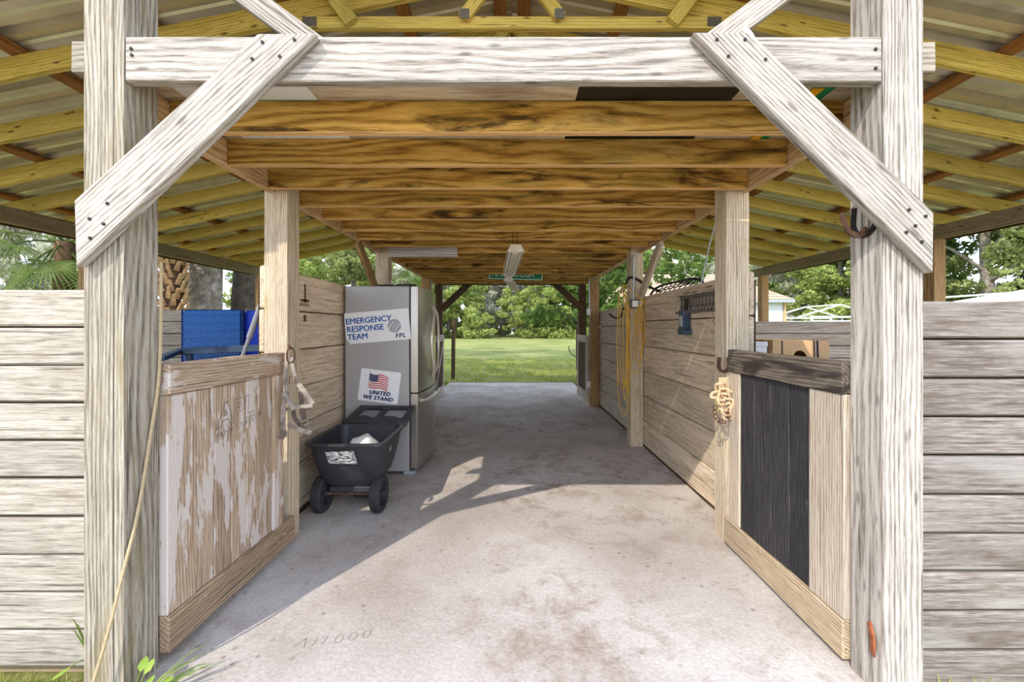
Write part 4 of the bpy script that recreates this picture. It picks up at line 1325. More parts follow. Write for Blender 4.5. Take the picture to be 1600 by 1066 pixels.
# ================================================================== LIGHTS AND STREET SIGN (the lamps are off)
def shop_light(near, far, wd, label):
    near, far = Vector(near), Vector(far)
    t = thing('shop_light', label, 'light fixture', (near + far) / 2)
    Mf = Matrix.Translation((near + far) / 2) @ frame(far - near, (0, 0, 1))
    L = (far - near).length
    prof = [(-wd / 2, 0.0), (-wd * 0.3, 0.045), (wd * 0.3, 0.045), (wd / 2, 0.0), (wd / 2 - 0.004, -0.004), (wd * 0.29, 0.04), (-wd * 0.29, 0.04), (-wd / 2 + 0.004, -0.004)]
    link('reflector', extr_x('reflector', prof, L), Mf, t, M_enamel)
    link('ballast_cover', extr_x('ballast_cover', [(-0.035, 0.0), (-0.028, -0.028), (0.028, -0.028), (0.035, 0.0), (0.02, 0.038), (-0.02, 0.038)], L * 0.985), Mf, t, M_enamel)
    for s in (-1, 1):
        tube('lamp_tube', [(-L / 2 + 0.02, s * wd * 0.32, 0.0), (L / 2 - 0.02, s * wd * 0.32, 0.0)], 0.013, M_whitep, t, 8, M=Mf)
        link('end_cap', prism_mesh('end_cap', [(-wd * 0.48, -0.02), (wd * 0.48, -0.02), (wd * 0.30, 0.05), (-wd * 0.30, 0.05)], 0.012), Mf @ Matrix.Translation((s * L / 2 - 0.006, 0, 0)) @ Matrix.Rotation(PI / 2, 4, 'Z') @ Matrix.Translation((0, -0.006, 0)), t, M_enamel)
        p = (near if s < 0 else far) + (far - near).normalized() * (0.12 if s < 0 else -0.12)
        for q in (-0.03, 0.03):
            tube('chain', [(p.x + q, p.y, p.z + 0.04), (p.x + q * 0.5, p.y, HB + 0.05)], 0.003, M_iron, t, 4)
    return t
shop_light((0.035, 3.72, H + 0.70), (-0.035, 4.92, H + 0.635), 0.155, 'nearer of the two hanging white fluorescent shop lights')
shop_light((-0.05, 6.05, H + 0.70), (0.07, 7.2, H + 0.66), 0.15, 'farther of the two hanging white fluorescent shop lights')
SY = 6.895
sgn = thing('street_sign', 'green APPALOOSA street sign hung under the joists', 'sign', (0, SY, H + 0.8))
SM = Matrix.Translation(at(763, 436.5, SY)) @ Matrix.Rotation(PI / 2, 4, 'X') @ Matrix.Rotation(math.radians(-1.5), 4, 'Z')
sw, sh = 85 * SY / F, 0.23
link('sign_plate', plate_mesh('sign_plate', [rrect(0, 0, sw, sh, 0.03)], 0.004), SM, sgn, M_green)
link('border', plate_mesh('border', [rrect(0.006, 0.006, sw - 0.006, sh - 0.006, 0.028), rrect(0.018, 0.018, sw - 0.018, sh - 0.018, 0.02)], 0.001), SM @ Matrix.Translation((0, 0, 0.0028)), sgn, M_white)
me = text_mesh('lettering', 'APPALOOSA', 0.16, 0.0008, offset=0.002, spacing=1.0)
wtx = max(v.co.x for v in me.vertices)
for v in me.vertices:
    v.co.x *= 0.72 / wtx
link('lettering', me, SM @ Matrix.Translation((0.05, 0.055, 0.003)), sgn, M_white)

# ================================================================== LEFT STALL CONTENTS
def pad(name, x, y, z, mat, label, ry=0.0):
    t = thing(name, label, 'pad', ((x[0] + x[1]) / 2, y[0], z[0]))
    W_, Hh = x[1] - x[0], z[1] - z[0]
    M = Matrix.Translation(((x[0] + x[1]) / 2, (y[0] + y[1]) / 2, (z[0] + z[1]) / 2)) @ Matrix.Rotation(ry, 4, 'Y')
    bm = bmesh.new()
    bm_box(bm, (0, 0, 0), (W_, y[1] - y[0], Hh))
    bmesh.ops.bevel(bm, geom=bm.edges[:], offset=0.015, segments=2, affect='EDGES')
    link('cover', mesh_from_bm('cover', bm), M, t, mat)
    e = 0.006
    tube('edge_binding', [(-W_ / 2, -(y[1] - y[0]) / 2 + 0.01, -Hh / 2), (-W_ / 2, -(y[1] - y[0]) / 2 + 0.01, Hh / 2), (W_ / 2, -(y[1] - y[0]) / 2 + 0.01, Hh / 2), (W_ / 2, -(y[1] - y[0]) / 2 + 0.01, -Hh / 2)], 0.007, M_blueedge, t, 6, True, M=M)
    return t
pad('folding_pad', (at(283, 0, 3.2).x, at(378, 0, 3.2).x), (3.2, 3.25), (0.0, H + 28 * 3.2 / F), M_quilt, 'blue quilted pad with a chevron pattern standing behind the peeling gate')
pad('folding_pad', (at(380, 0, 3.24).x, at(416, 0, 3.24).x), (3.24, 3.30), (0.0, H + 27 * 3.24 / F), M_cobalt, 'deeper cobalt blue pad standing beside the quilted one')
fd_ = thing('folding_stand', 'blue-grey folded stand in front of the blue pads', 'stand', (-2.2, 3.0, 0))
za = H - 38 * 3.0 / F
board('top_rail', (at(270, 0, 3.0).x, 3.05, za), (at(425, 0, 3.0).x, 3.05, za + 0.03), 0.05, 0.03, (0, -1, 0), M_boxblue, fd_)
board('side_rail', (at(270, 0, 3.0).x, 3.05, za), (at(250, 0, 2.6).x, 2.6, za - 0.02), 0.05, 0.03, (0, 0, 1), M_boxblue, fd_)
for x in (-2.40, -1.85):
    board('leg', (x, 3.06, za - 0.02), (x, 3.08, 0.0), 0.04, 0.03, (0, -1, 0), M_boxblue, fd_)
pole = thing('metal_pole', 'grey metal pole leaning against the post behind the peeling gate', 'pole', (-2.05, 2.7, 0))
p0, p1 = Vector((-2.20, 2.72, 0.0)), at(411, 468, 2.66)
tube('lower_tube', [p0, p0.lerp(p1, 0.86)], 0.013, M_polegrey, pole, 10)
tube('upper_tube', [p0.lerp(p1, 0.84), p1], 0.019, M_polegrey, pole, 10)

# ================================================================== RIGHT STALL CONTENTS
bn = thing('work_bench', 'low wooden bench carrying the cartons behind the black panelled gate', 'bench', (2.1, 3.2, 0))
bx('top', (1.60, 2.50), (2.95, 3.35), (0.86, 0.90), W_partition, bn)
for x in (1.65, 2.45):
    for y in (3.0, 3.3):
        bx('leg', (x - 0.03, x + 0.03), (y - 0.03, y + 0.03), (-0.03, 0.86), W_partition, bn, 'z')
bx2 = thing('cardboard_box', 'brown cardboard box with a hand hole and black stripes behind the gate', 'box', (2.1, 3.15, 0.90))
cx0, cx1 = at(1207, 0, 3.0).x, at(1295, 0, 3.0).x
cz1 = H - 19 * 3.0 / F
Wc, Hc = cx1 - cx0, cz1 - 0.901
hole = [(Wc * 0.48 + 0.055 * math.cos(a), Hc * 0.60 + 0.07 * math.sin(a)) for a in [2 * PI * i / 18 for i in range(18)]]
FMx = Matrix.Translation((cx0, 3.0, 0.901)) @ Matrix.Rotation(PI / 2, 4, 'X')
link('front_panel', plate_mesh('front_panel', [[(0, 0), (Wc, 0), (Wc, Hc - 0.008), (0, Hc)], hole], 0.006), FMx, bx2, M_card)
link('back_panel', plate_mesh('back_panel', [[(0, 0), (Wc, 0), (Wc, Hc - 0.008), (0, Hc)]], 0.006), FMx @ Matrix.Translation((0, 0, -0.28)), bx2, M_card)
bx('side_panel', (cx0, cx0 + 0.006), (3.004, 3.276), (0.901, cz1 - 0.004), M_card, bx2)
bx('side_panel', (cx1 - 0.006, cx1), (3.004, 3.276), (0.901, cz1 - 0.012), M_card, bx2)
bx('top_panel', (cx0, cx1), (3.004, 3.276), (cz1 - 0.014, cz1 - 0.009), M_card, bx2)
for a, b in ((0.17, 0.195), (0.74, 0.765), (0.79, 0.83)):
    link('printed_stripe', plate_mesh('printed_stripe', [[(Wc * a, 0), (Wc * b, 0), (Wc * (b - 0.02), Hc - 0.01), (Wc * (a - 0.02), Hc - 0.006)]], 0.001), FMx @ Matrix.Translation((0, 0, 0.0036)), bx2, M_cardblack)
wbx = thing('white_box', 'white carton beside the brown cardboard box behind the gate', 'box', (1.8, 3.1, 0.90))
wx0, wx1 = at(1162, 0, 3.0).x, at(1199, 0, 3.0).x
bx('carton', (wx0, wx1), (3.0, 3.2), (0.901, H - 23 * 3.0 / F), M_whitep, wbx)
bx('carton_lid', (wx0 - 0.004, wx1 + 0.004), (2.996, 3.204), (H - 30 * 3.0 / F, H - 23 * 3.0 / F + 0.004), M_whitep, wbx)
tin = bx('wood_block', (wx1 + 0.008, cx0 - 0.005), (3.05, 3.12), (0.901, H - 20 * 3.0 / F), W_brown_post, None, 'z')
tag(tin, 'narrow brown wood block between the white carton and the cardboard box', 'block')

# ================================================================== OUTSIDE: YARD, HOUSE, TREES
def blades(name, n, area, h, w, seed, mat, parent=None, z=-0.09, bend=0.4):
    rng = np.random.default_rng(seed)
    x = rng.uniform(area[0], area[2], n); y = rng.uniform(area[1], area[3], n)
    a = rng.uniform(0, 2 * np.pi, n); hh = h * rng.uniform(0.4, 1.0, n); lean = bend * rng.uniform(0.2, 1, n) * hh
    b = rng.uniform(0, 2 * np.pi, n)
    V = np.zeros((n, 5, 3))
    dx, dy = np.cos(a) * w / 2, np.sin(a) * w / 2
    for i, (s, f) in enumerate(((-1, 0), (1, 0), (0.8, 0.55), (-0.8, 0.55), (0, 1))):
        V[:, i, 0] = x + s * dx + np.cos(b) * lean * f * f
        V[:, i, 1] = y + s * dy + np.sin(b) * lean * f * f
        V[:, i, 2] = z + hh * f
    me = bpy.data.meshes.new(name)
    idx = np.arange(n)[:, None] * 5
    q = np.hstack([idx + [0, 1, 2, 3]]).tolist()
    t = np.hstack([idx + [3, 2, 4]]).tolist()
    me.from_pydata(V.reshape(-1, 3).tolist(), [], q + t)
    o = link(name, me, None, parent, mat)
    o['kind'] = 'stuff'
    return o
g_ = blades('grass', 5200, (-3.2, 0.9, -1.60, 1.65), 0.10, 0.007, 1, L_grass)
g_['label'] = 'short sunlit grass at the foot of the left plank wall'
g_ = blades('dry_grass', 3600, (-3.2, 0.9, -1.60, 1.65), 0.085, 0.005, 2, L_straw)
g_['label'] = 'dry straw-coloured clippings at the foot of the left plank wall'
g_ = blades('field_grass', 16000, (-9, 10.25, 9, 19), 0.10, 0.02, 3, L_grass)
g_['label'] = 'grass tufts just beyond the far end of the slab'
g_ = blades('side_grass', 5000, (-2.6, 8.3, -1.56, 10.3), 0.12, 0.012, 4, L_weed)
g_['label'] = 'green weeds along the left edge of the far slab'
g_ = blades('grass', 4200, (1.56, 0.9, 3.2, 1.64), 0.07, 0.007, 12, L_grass)
g_['label'] = 'short grass at the foot of the right plank wall'
dt = bx('soil_strip', (-1.9, 1.9), (10.205, 10.75), (-0.12, -0.06), M_dirt, None, 'x', bev=0.01)
dt['kind'] = 'structure'
dt['label'] = 'dark soil strip at the far end of the slab'

def leaf_card(rng, c, d, side, L, w):
    """four-point leaf"""
    return [c, c + d * L * 0.5 + side * w, c + d * L, c + d * L * 0.5 - side * w]
def weed(name, loc, n, L, w, label, seed, blades_=0, blade_dir=None):
    rng = random.Random(seed)
    t = thing(name, label, 'plant', loc)
    base = Vector(loc)
    for k in range(n):
        a = rng.uniform(0, 2 * PI); e = rng.uniform(0.3, 1.2)
        d = Vector((math.cos(a) * math.cos(e), math.sin(a) * math.cos(e), math.sin(e)))
        tip = base + d * rng.uniform(0.04, 0.12)
        sd = d.cross(Vector((0, 0, 1))).normalized()
        dl = (d + Vector((0, 0, -0.5))).normalized()
        bm = bmesh.new()
        bm_sweep(bm, [base, base.lerp(tip, 0.5) + Vector((0, 0, 0.01)), tip], circ(0.0018, 4))
        pts = [tip, tip + dl * L * 0.35 + sd * w, tip + dl * L * 0.75 + sd * w * 0.8, tip + dl * L, tip + dl * L * 0.75 - sd * w * 0.8, tip + dl * L * 0.35 - sd * w]
        bm.faces.new([bm.verts.new(p) for p in pts])
        me = bpy.data.meshes.new('leaf'); bm.to_mesh(me); bm.free()
        link('leaf', me, None, t, L_weed)
    for k in range(blades_):
        d = (Vector(blade_dir) + Vector((rng.uniform(-0.25, 0.25), rng.uniform(-0.3, 0.3), rng.uniform(-0.15, 0.3)))).normalized()
        Lb = rng.uniform(0.14, 0.28)
        p = [base, base + d * Lb * 0.4 + Vector((0, 0, 0.02)), base + d * Lb * 0.8 + Vector((0, 0, 0.02)), base + d * Lb]
        bm = bmesh.new()
        bm_sweep(bm, p, rect(0.009, 0.001), scales=[1, 0.9, 0.6, 0.1])
        link('blade', mesh_from_bm('blade', bm), None, t, L_weed)
    return t
weed('weed', (-1.36, 1.47, 0.0), 16, 0.05, 0.016, 'bright green leafy weed at the foot of the left entrance post', 5, 12, (0.8, 0.35, 0.35))
weed('weed', (1.80, 1.48, -0.09), 8, 0.035, 0.012, 'small yellow-green weed at the foot of the right plank wall', 6)
weed('weed', (-1.66, 1.62, 0.05), 3, 0.06, 0.010, 'grass blade growing beside the left entrance post', 8, 4, (-0.2, -0.1, 0.9))

# field posts beyond the slab
def field_post(x, y, h, label):
    t = thing('fence_post', label, 'post', (x, y, -0.09))
    prof = [(0.055 * (1 + 0.1 * math.sin(3 * a)) * math.cos(a), 0.055 * (1 + 0.1 * math.cos(2 * a)) * math.sin(a)) for a in [2 * PI * i / 10 for i in range(10)]]
    me = extr_x('shaft', prof, h + 0.06)
    link('shaft', me, Matrix.Translation((x, y, h / 2 - 0.06)) @ frame((0.01, 0, 1), (0, -1, 0)), t, W_dark)
    tube('wire_wrap', [(x + 0.062 * math.cos(a), y + 0.062 * math.sin(a), h * 0.7 + 0.01 * a) for a in [i * 0.5 for i in range(26)]], 0.006, M_wire, t, 4)
    return t
field_post(-1.64, 11.5, 1.62, 'short dark fence post standing in the grass left of the far slab')
fp2 = field_post(1.86, 11.4, 1.6, 'dark fence post with a bent wire right of the far slab')
tube('bent_wire', curve_pts([(1.82, 11.35, 0.55), (1.70, 11.33, 0.58), (1.58, 11.32, 0.72), (1.56, 11.32, 0.85)], 5), 0.012, M_wire, fp2, 5)

# white vinyl fence far left
fn = thing('vinyl_fence', 'white vinyl fence behind the palm trunk', 'fence', (-11, 14, -0.09))
for k in range(22):
    x = -13.2 + 0.155 * k
    bx('slat', (x, x + 0.145), (14.0, 14.02), (0.08, 1.72), M_whitep, fn, 'z')
for z in (0.2, 1.72):
    bx('rail', (-13.3, -9.7), (13.97, 14.05), (z, z + 0.12), M_whitep, fn)
for x in (-13.3, -11.5, -9.75):
    bx('fence_post', (x, x + 0.12), (13.95, 14.07), (-0.09, 1.95), M_whitep, fn, 'z')

# neighbouring house with hip roof
hs_ = thing('house', 'white outbuilding with a brown shingle hip roof beyond the right stall', 'house', (9, 22, 0))
hx0, hx1, hy0, hy1 = 6.6, 13.75, 20.0, 26.4
ez, rzz = 2.72, 4.35
bx('wall', (hx0, hx1 - 0.35), (hy0 + 0.35, hy0 + 0.55), (-0.09, ez), M_block, hs_)
bx('wall', (hx1 - 0.55, hx1 - 0.35), (hy0 + 0.56, hy1 - 0.35), (-0.09, ez), M_block, hs_)
bx('wall', (hx0, hx0 + 0.2), (hy0 + 0.56, hy1 - 0.35), (-0.09, ez), M_block, hs_)
bx('corner_board', (hx1 - 0.34, hx1 - 0.22), (hy0 + 0.30, hy0 + 0.42), (-0.09, ez), W_girder, hs_, 'z')
bx('doorway', (11.45, 11.8), (hy0 + 0.33, hy0 + 0.36), (-0.09, 2.3), M_gasket, hs_, 'z')
bx('door_trim', (11.82, 11.9), (hy0 + 0.30, hy0 + 0.36), (-0.09, 2.4), M_whitep, hs_, 'z')
rx0, rx1, rym = hx0 - 1.4, hx1, (hy0 + hy1) / 2
hipr = (hy1 - hy0) / 2 * 0.62
C = [Vector(p) for p in ((rx0, hy0, ez), (rx1, hy0, ez), (rx1, hy1, ez), (rx0, hy1, ez), (rx0 + hipr, rym, rzz), (rx1 - hipr, rym, rzz))]
def course(A, B, T1, T2, n):
    """shingle courses laid up a slope whose eave is A-B and whose top is T1-T2"""
    nn = (B - A).cross(T1 - A).normalized()
    if nn.z < 0: nn = -nn
    for k in range(n):
        f0, f1 = k / n, (k + 1.15) / n
        f1 = min(f1, 1.0)
        p = [A.lerp(T1, f0) + nn * 0.035, B.lerp(T2, f0) + nn * 0.035, B.lerp(T2, f1) + nn * 0.008, A.lerp(T1, f1) + nn * 0.008]
        c = sum(p, Vector()) / 4
        Mf = Matrix.Translation(c) @ frame(B - A, nn)
        inv = Mf.inverted()
        bm = bmesh.new()
        top = [bm.verts.new(inv @ q) for q in p]
        bot = [bm.verts.new(inv @ (q - nn * 0.03)) for q in p]
        if (T1 - T2).length < 0.01 and f1 >= 1.0:
            pass
        bm.faces.new(top); bm.faces.new(bot[::-1])
        for i in range(4):
            bm.faces.new((top[i], bot[i], bot[(i + 1) % 4], top[(i + 1) % 4]))
        link('shingle_course', mesh_from_bm('shingle_course', bm), Mf, hs_, M_shingle)
course(C[0], C[1], C[4], C[5], 11)
course(C[1], C[2], C[5], C[5] + Vector((0, 0.001, 0)), 11)
course(C[3], C[0], C[4], C[4] + Vector((0, -0.001, 0)), 11)
bx('eave_trim', (rx0, rx1), (hy0 - 0.02, hy0 + 0.02), (ez - 0.14, ez), M_grey, hs_)
bx('eave_trim', (rx1 - 0.02, rx1 + 0.02), (hy0 + 0.03, hy1), (ez - 0.14, ez), M_grey, hs_, 'y')
bx('soffit', (rx0 + 0.02, rx1 - 0.03), (hy0 + 0.03, hy1 - 0.03), (ez - 0.02, ez - 0.001), M_block, hs_)

# white pipe shelter frame, right background
cf = thing('pipe_shelter', 'white pipe shelter frame behind the right stall partition', 'shelter', (19.0, 25, 0))
x0, x1 = 17.9, 22.0
for y in (25.0, 28.0):
    for x in (x0 + 0.3, x1 - 0.3):
        tube('upright', [(x, y, -0.09), (x, y, 2.1)], 0.07, M_whitep, cf, 8)
    tube('cross_bar', [(x0 + 0.3, y, 2.0), (x1 - 0.3, y, 2.0)], 0.06, M_whitep, cf, 8)
    tube('cross_bar', [(x0 + 0.3, y, 1.75), (x1 - 0.3, y, 1.75)], 0.05, M_whitep, cf, 8)
    tube('roof_pipe', [(x0 - 0.5, y, 2.0), ((x0 + x1) / 2, y, 2.75), (x1 + 0.5, y, 2.0)], 0.05, M_whitep, cf, 8)
tube('ridge_pipe', [((x0 + x1) / 2, 25.0, 2.75), ((x0 + x1) / 2, 28.0, 2.75)], 0.05, M_whitep, cf, 8)
# pipe rail and white tarp by the right eave post
prl = thing('pipe_rail', 'thin white pipe rail above the grey plank wall on the right', 'rail', (8.2, 7.6, 0))
tube('top_pipe', [(7.6, 7.6, H + 0.53), (10.4, 7.8, H + 0.72)], 0.018, M_whitep, prl, 8)
for x, y, z in ((7.62, 7.6, H + 0.53), (10.3, 7.79, H + 0.71)):
    tube('upright', [(x, y, -0.09), (x, y, z)], 0.018, M_whitep, prl, 8)
tp = thing('canvas_canopy', 'white canvas peak showing above the grey plank wall at the right edge', 'canopy', (10.6, 8, 0))
bm = bmesh.new()
pk = bm.verts.new((11.2, 8.0, H + 0.95))
base_ = [bm.verts.new(p) for p in ((9.5, 7.4, H + 0.5), (12.9, 7.4, H + 0.5), (12.9, 9.4, H + 0.5), (9.5, 9.4, H + 0.5))]
for i in range(4):
    bm.faces.new((base_[i], base_[(i + 1) % 4], pk))
link('canvas', mesh_from_bm('canvas', bm), None, tp, M_whitep)
for x, y in ((9.55, 7.45), (12.85, 7.45), (12.85, 9.35), (9.55, 9.35)):
    tube('pole', [(x, y, -0.09), (x, y, H + 0.5)], 0.02, M_galv, tp, 6)

# ------------------------------------------------------------------ trees
def leaves_mesh(name, blobs, n, size, seed, mat, droop=0.0, slim=0.5):
    """n leaves scattered through ellipsoid blobs [(cx,cy,cz,rx,ry,rz)] as four-point cards"""
    rng = np.random.default_rng(seed)
    B = np.array(blobs)
    vol = B[:, 3] * B[:, 4] * B[:, 5]
    vol = vol ** 0.8
    k = rng.choice(len(B), n, p=vol / vol.sum())
    d = rng.normal(size=(n, 3)); d /= np.linalg.norm(d, axis=1)[:, None]
    r = rng.uniform(0.35, 1.0, n) ** 0.5
    C = B[k, :3] + d * r[:, None] * B[k, 3:6]
    u = rng.normal(size=(n, 3)); u[:, 2] -= droop
    u /= np.linalg.norm(u, axis=1)[:, None]
    v = np.cross(u, rng.normal(size=(n, 3)))
    v /= np.linalg.norm(v, axis=1)[:, None]
    s = size * rng.uniform(0.5, 1.3, n)[:, None]
    V = np.stack([C - u * s, C + v * s * slim, C + u * s, C - v * s * slim], 1).reshape(-1, 3).astype(np.float32)
    me = bpy.data.meshes.new(name)
    me.vertices.add(4 * n)
    me.vertices.foreach_set('co', V.ravel())
    me.loops.add(4 * n)
    me.loops.foreach_set('vertex_index', np.arange(4 * n, dtype=np.int32))
    me.polygons.add(n)
    me.polygons.foreach_set('loop_start', np.arange(0, 4 * n, 4, dtype=np.int32))
    me.update(calc_edges=True)
    me.validate()
    me.materials.append(mat)
    return me

def blob_set(rng, rx, ry, z0, z1, n, br):
    out = []
    for _ in range(n):
        a = rng.uniform(0, 2 * PI); q = math.sqrt(rng.uniform(0, 1))
        f = rng.uniform(0, 1)
        taper = math.sin(PI * (0.18 + 0.74 * f)) ** 0.7
        out.append((rx * q * math.cos(a) * taper, ry * q * math.sin(a) * taper, z0 + (z1 - z0) * f, br * rng.uniform(0.6, 1.2), br * rng.uniform(0.6, 1.2), br * rng.uniform(0.4, 0.8)))
    return out

TREE = {}
def tree_kind(key, h, r, z0, n, leaf, size, seed, trunk_r=0.25, bark=M_bark, nb=34, br=1.1, droop=0.0, lean=0.0):
    rng = random.Random(seed)
    bl = blob_set(rng, r, r * 0.75, z0, h, nb, br)
    me = leaves_mesh('foliage', bl, n, size, seed, leaf, droop)
    bm = bmesh.new()
    bm_sweep(bm, curve_pts([(0, 0, -0.2), (lean * 0.3, 0.05, h * 0.25), (lean * 0.6, -0.1, h * 0.5), (lean, 0, h * 0.8)], 4), circ(trunk_r, 8), scales=[1.15 - 0.065 * i for i in range(13)], up=(1, 0, 0))
    for k in range(6):
        b = bl[k]
        zz = h * rng.uniform(0.25, 0.5)
        bm_sweep(bm, curve_pts([(lean * zz / h, 0, zz), (b[0] * 0.5, b[1] * 0.5, zz * 0.5 + b[2] * 0.5 + 0.3), (b[0], b[1], b[2])], 4), circ(trunk_r * 0.35, 6), scales=[1, 0.9, 0.8, 0.7, 0.6, 0.5, 0.4, 0.3, 0.2], up=(1, 0, 0.1))
    tm = smooth(mesh_from_bm('trunk', bm))
    tm.materials.append(bark)
    TREE[key] = (me, tm)
def tree(key, label, x, y, sc=1.0, rot=0.0, group=None, name='tree', zs=1.0):
    me, tm = TREE[key]
    M = Matrix.Translation((x, y, -0.09)) @ Matrix.Rotation(rot, 4, 'Z') @ Matrix.Diagonal((sc, sc, sc * zs, 1))
    t = thing(name, label, 'tree', (x, y, -0.09), 0, group)
    link('trunk', tm, M, t)
    f = link('foliage', me, M, t)
    f['kind'] = 'stuff'
    return t
tree_kind('oak', 15, 7.0, 0.6, 22000, L_olive, 0.22, 21, 0.4, nb=150, br=1.0)
tree_kind('bright', 12, 6.0, 0.3, 20000, L_bright, 0.21, 22, 0.3, nb=140, br=0.95)
tree_kind('dark', 13, 5.5, 0.4, 20000, L_dark, 0.21, 23, 0.35, bark=M_bark_d, nb=130, br=0.95)
tree_kind('mossy', 14, 6.0, 0.8, 18000, L_moss, 0.24, 24, 0.4, nb=120, br=0.9, droop=1.2)
tree_kind('bush', 4.5, 3.6, 0.1, 7000, L_bright, 0.17, 25, 0.12, nb=36, br=0.9)
tree_kind('near', 5.2, 2.6, 1.7, 2600, L_dark, 0.13, 26, 0.10, bark=M_bark_d, nb=24, br=0.55)
G = 'tree line beyond the field'
far = [('bright', -31, 60, 1.0, 0.3, 'bright green tree of the far line seen left of the refrigerator post'), ('oak', -24, 62, 1.05, 1.1, 'olive oak of the far line seen over the refrigerator'),
       ('mossy', -14, 64, 1.0, 2.0, 'grey mossy oak of the far line at the left of the far opening'), ('bright', -9, 58, 0.95, 4.0, 'bright leafy tree in the left half of the far opening'),
       ('mossy', -1.5, 66, 1.1, 0.7, 'pale grey mossy tree in the middle of the far opening'), ('bright', 2.5, 57, 0.8, 2.6, 'rounded bright oak at the middle of the far opening'),
       ('dark', 8, 63, 1.0, 1.4, 'dark green tree in the right half of the far opening'), ('bright', 13, 60, 0.9, 5.0, 'bright tree at the right edge of the far opening'),
       ('oak', 20, 62, 1.0, 3.3, 'olive oak of the far line seen between the two right aisle posts'), ('mossy', 29, 60, 1.0, 0.2, 'grey mossy oak rising behind the shingle roof'),
       ('oak', 38, 56, 1.05, 2.2, 'olive oak behind the white outbuilding')]
for key, x, y, sc, ro, lab in far:
    tree(key, lab, x, y, sc, ro, G)
    # a second rank fills the gaps
for k in range(13):
    tree(['dark', 'oak', 'bright'][k % 3], 'tree of the dense wood behind the far tree line', -40 + 7.4 * k, 76 + 3 * (k % 2), 1.2, k * 1.3, 'wood behind the far tree line')
near_trees = [('mossy', -25.5, 21, 0.75, 2.7, 'grey mossy tree close behind the fan palm at the left edge'), ('mossy', -40, 38, 1.0, 1.2, 'grey mossy oak at the far left above the bleached planks'), ('oak', -30, 32, 0.9, 0.4, 'olive oak behind the palm fronds at the left'),
              ('bright', -19, 34, 0.9, 2.2, 'bright tree seen between the oak trunk and the aisle post'), ('bright', 27, 34, 0.8, 1.0, 'bright green tree behind the white pipe frame'),
              ('dark', 33, 36, 0.95, 0.1, 'dark evergreen behind the pipe frame'), ('mossy', 23, 38, 0.9, 3.0, 'mossy grey tree between the outbuilding and the pipe frame'),
              ('oak', 30, 26, 0.95, 4.0, 'spreading oak above the grey planks at the right edge'), ('dark', 36, 28, 1.0, 5.0, 'dark tree at the right edge behind the eave post')]
for key, x, y, sc, ro, lab in near_trees:
    tree(key, lab, x, y, sc, ro, 'trees around the barn')
bushes = [(-11, 56, 1.0, 'low bright bush under the trees, left end of the far opening'), (-4.5, 55, 0.9, 'low bush under the trees, left of the middle of the far opening'), (5.5, 56, 1.0, 'low bush under the trees, right of the middle of the far opening'),
          (10.5, 54, 1.0, 'low bright bush at the right end of the far opening'), (23.5, 30, 0.8, 'low bush beside the white pipe frame'), (15.0, 28, 0.7, 'low bush at the corner of the white outbuilding')]
for x, y, sc, lab in bushes:
    tree('bush', lab, x, y, sc, x, 'bushes below the trees', 'bush')
tree('near', 'dark leafy tree just behind the barn, its branch hanging into the far opening', 2.3, 14.0, 1.0, 0.5, None)
tree('near', 'green leafy tree seen between the knotty post and the cord post', 3.6, 12.0, 0.85, 2.5, None)

# big oak with two trunks on the left, its crown above the roof shades the field
def oak_trunk(name, x, y, r, h, mat, label, crown=None):
    t = thing(name, label, 'tree', (x, y, -0.09))
    bm = bmesh.new()
    rng = random.Random(int(abs(x) * 100))
    R = []
    for k in range(15):
        z = -0.2 + (h + 0.2) * k / 14
        rr = r * (1 + 0.45 * math.exp(-z / 0.35)) * (1 - 0.03 * k)
        R.append([Vector((x + rr * (1 + 0.05 * math.sin(5 * a + k * 0.3) + rng.uniform(-0.02, 0.02)) * math.cos(a) + 0.02 * k, y + rr * (1 + 0.05 * math.cos(4 * a)) * math.sin(a), z)) for a in [2 * PI * i / 22 for i in range(22)]])
    loft_rings(bm, R)
    link('trunk', smooth(mesh_from_bm('trunk', bm)), None, t, mat)
    if crown:
        rng = random.Random(5)
        bl = [(x + rng.uniform(-6.5, 7), y + rng.uniform(-3.5, 8), rng.uniform(h - 0.5, h + 6.5), 1.3, 1.3, 0.7) for _ in range(70)]
        f = link('foliage', leaves_mesh('foliage', bl, 16000, 0.24, 31, L_olive), None, t)
        f['kind'] = 'stuff'
        for k in range(8):
            b = bl[k]
            tube('branch', curve_pts([(x + 0.2, y, h - 0.6), ((x + b[0]) / 2, (y + b[1]) / 2, (h + b[2]) / 2 + 0.6), (b[0], b[1], b[2])], 5), 0.22, mat, t, 8, scales=[1 - 0.08 * i for i in range(11)])
    return t
oak_trunk('oak_tree', -7.55, 10.0, 0.42, 6.0, M_bark, 'thick grey oak trunk behind the blue pads', True)
oak_trunk('oak_tree', -7.15, 10.9, 0.37, 6.4, M_bark_d, 'darker oak trunk right of the thick grey one')
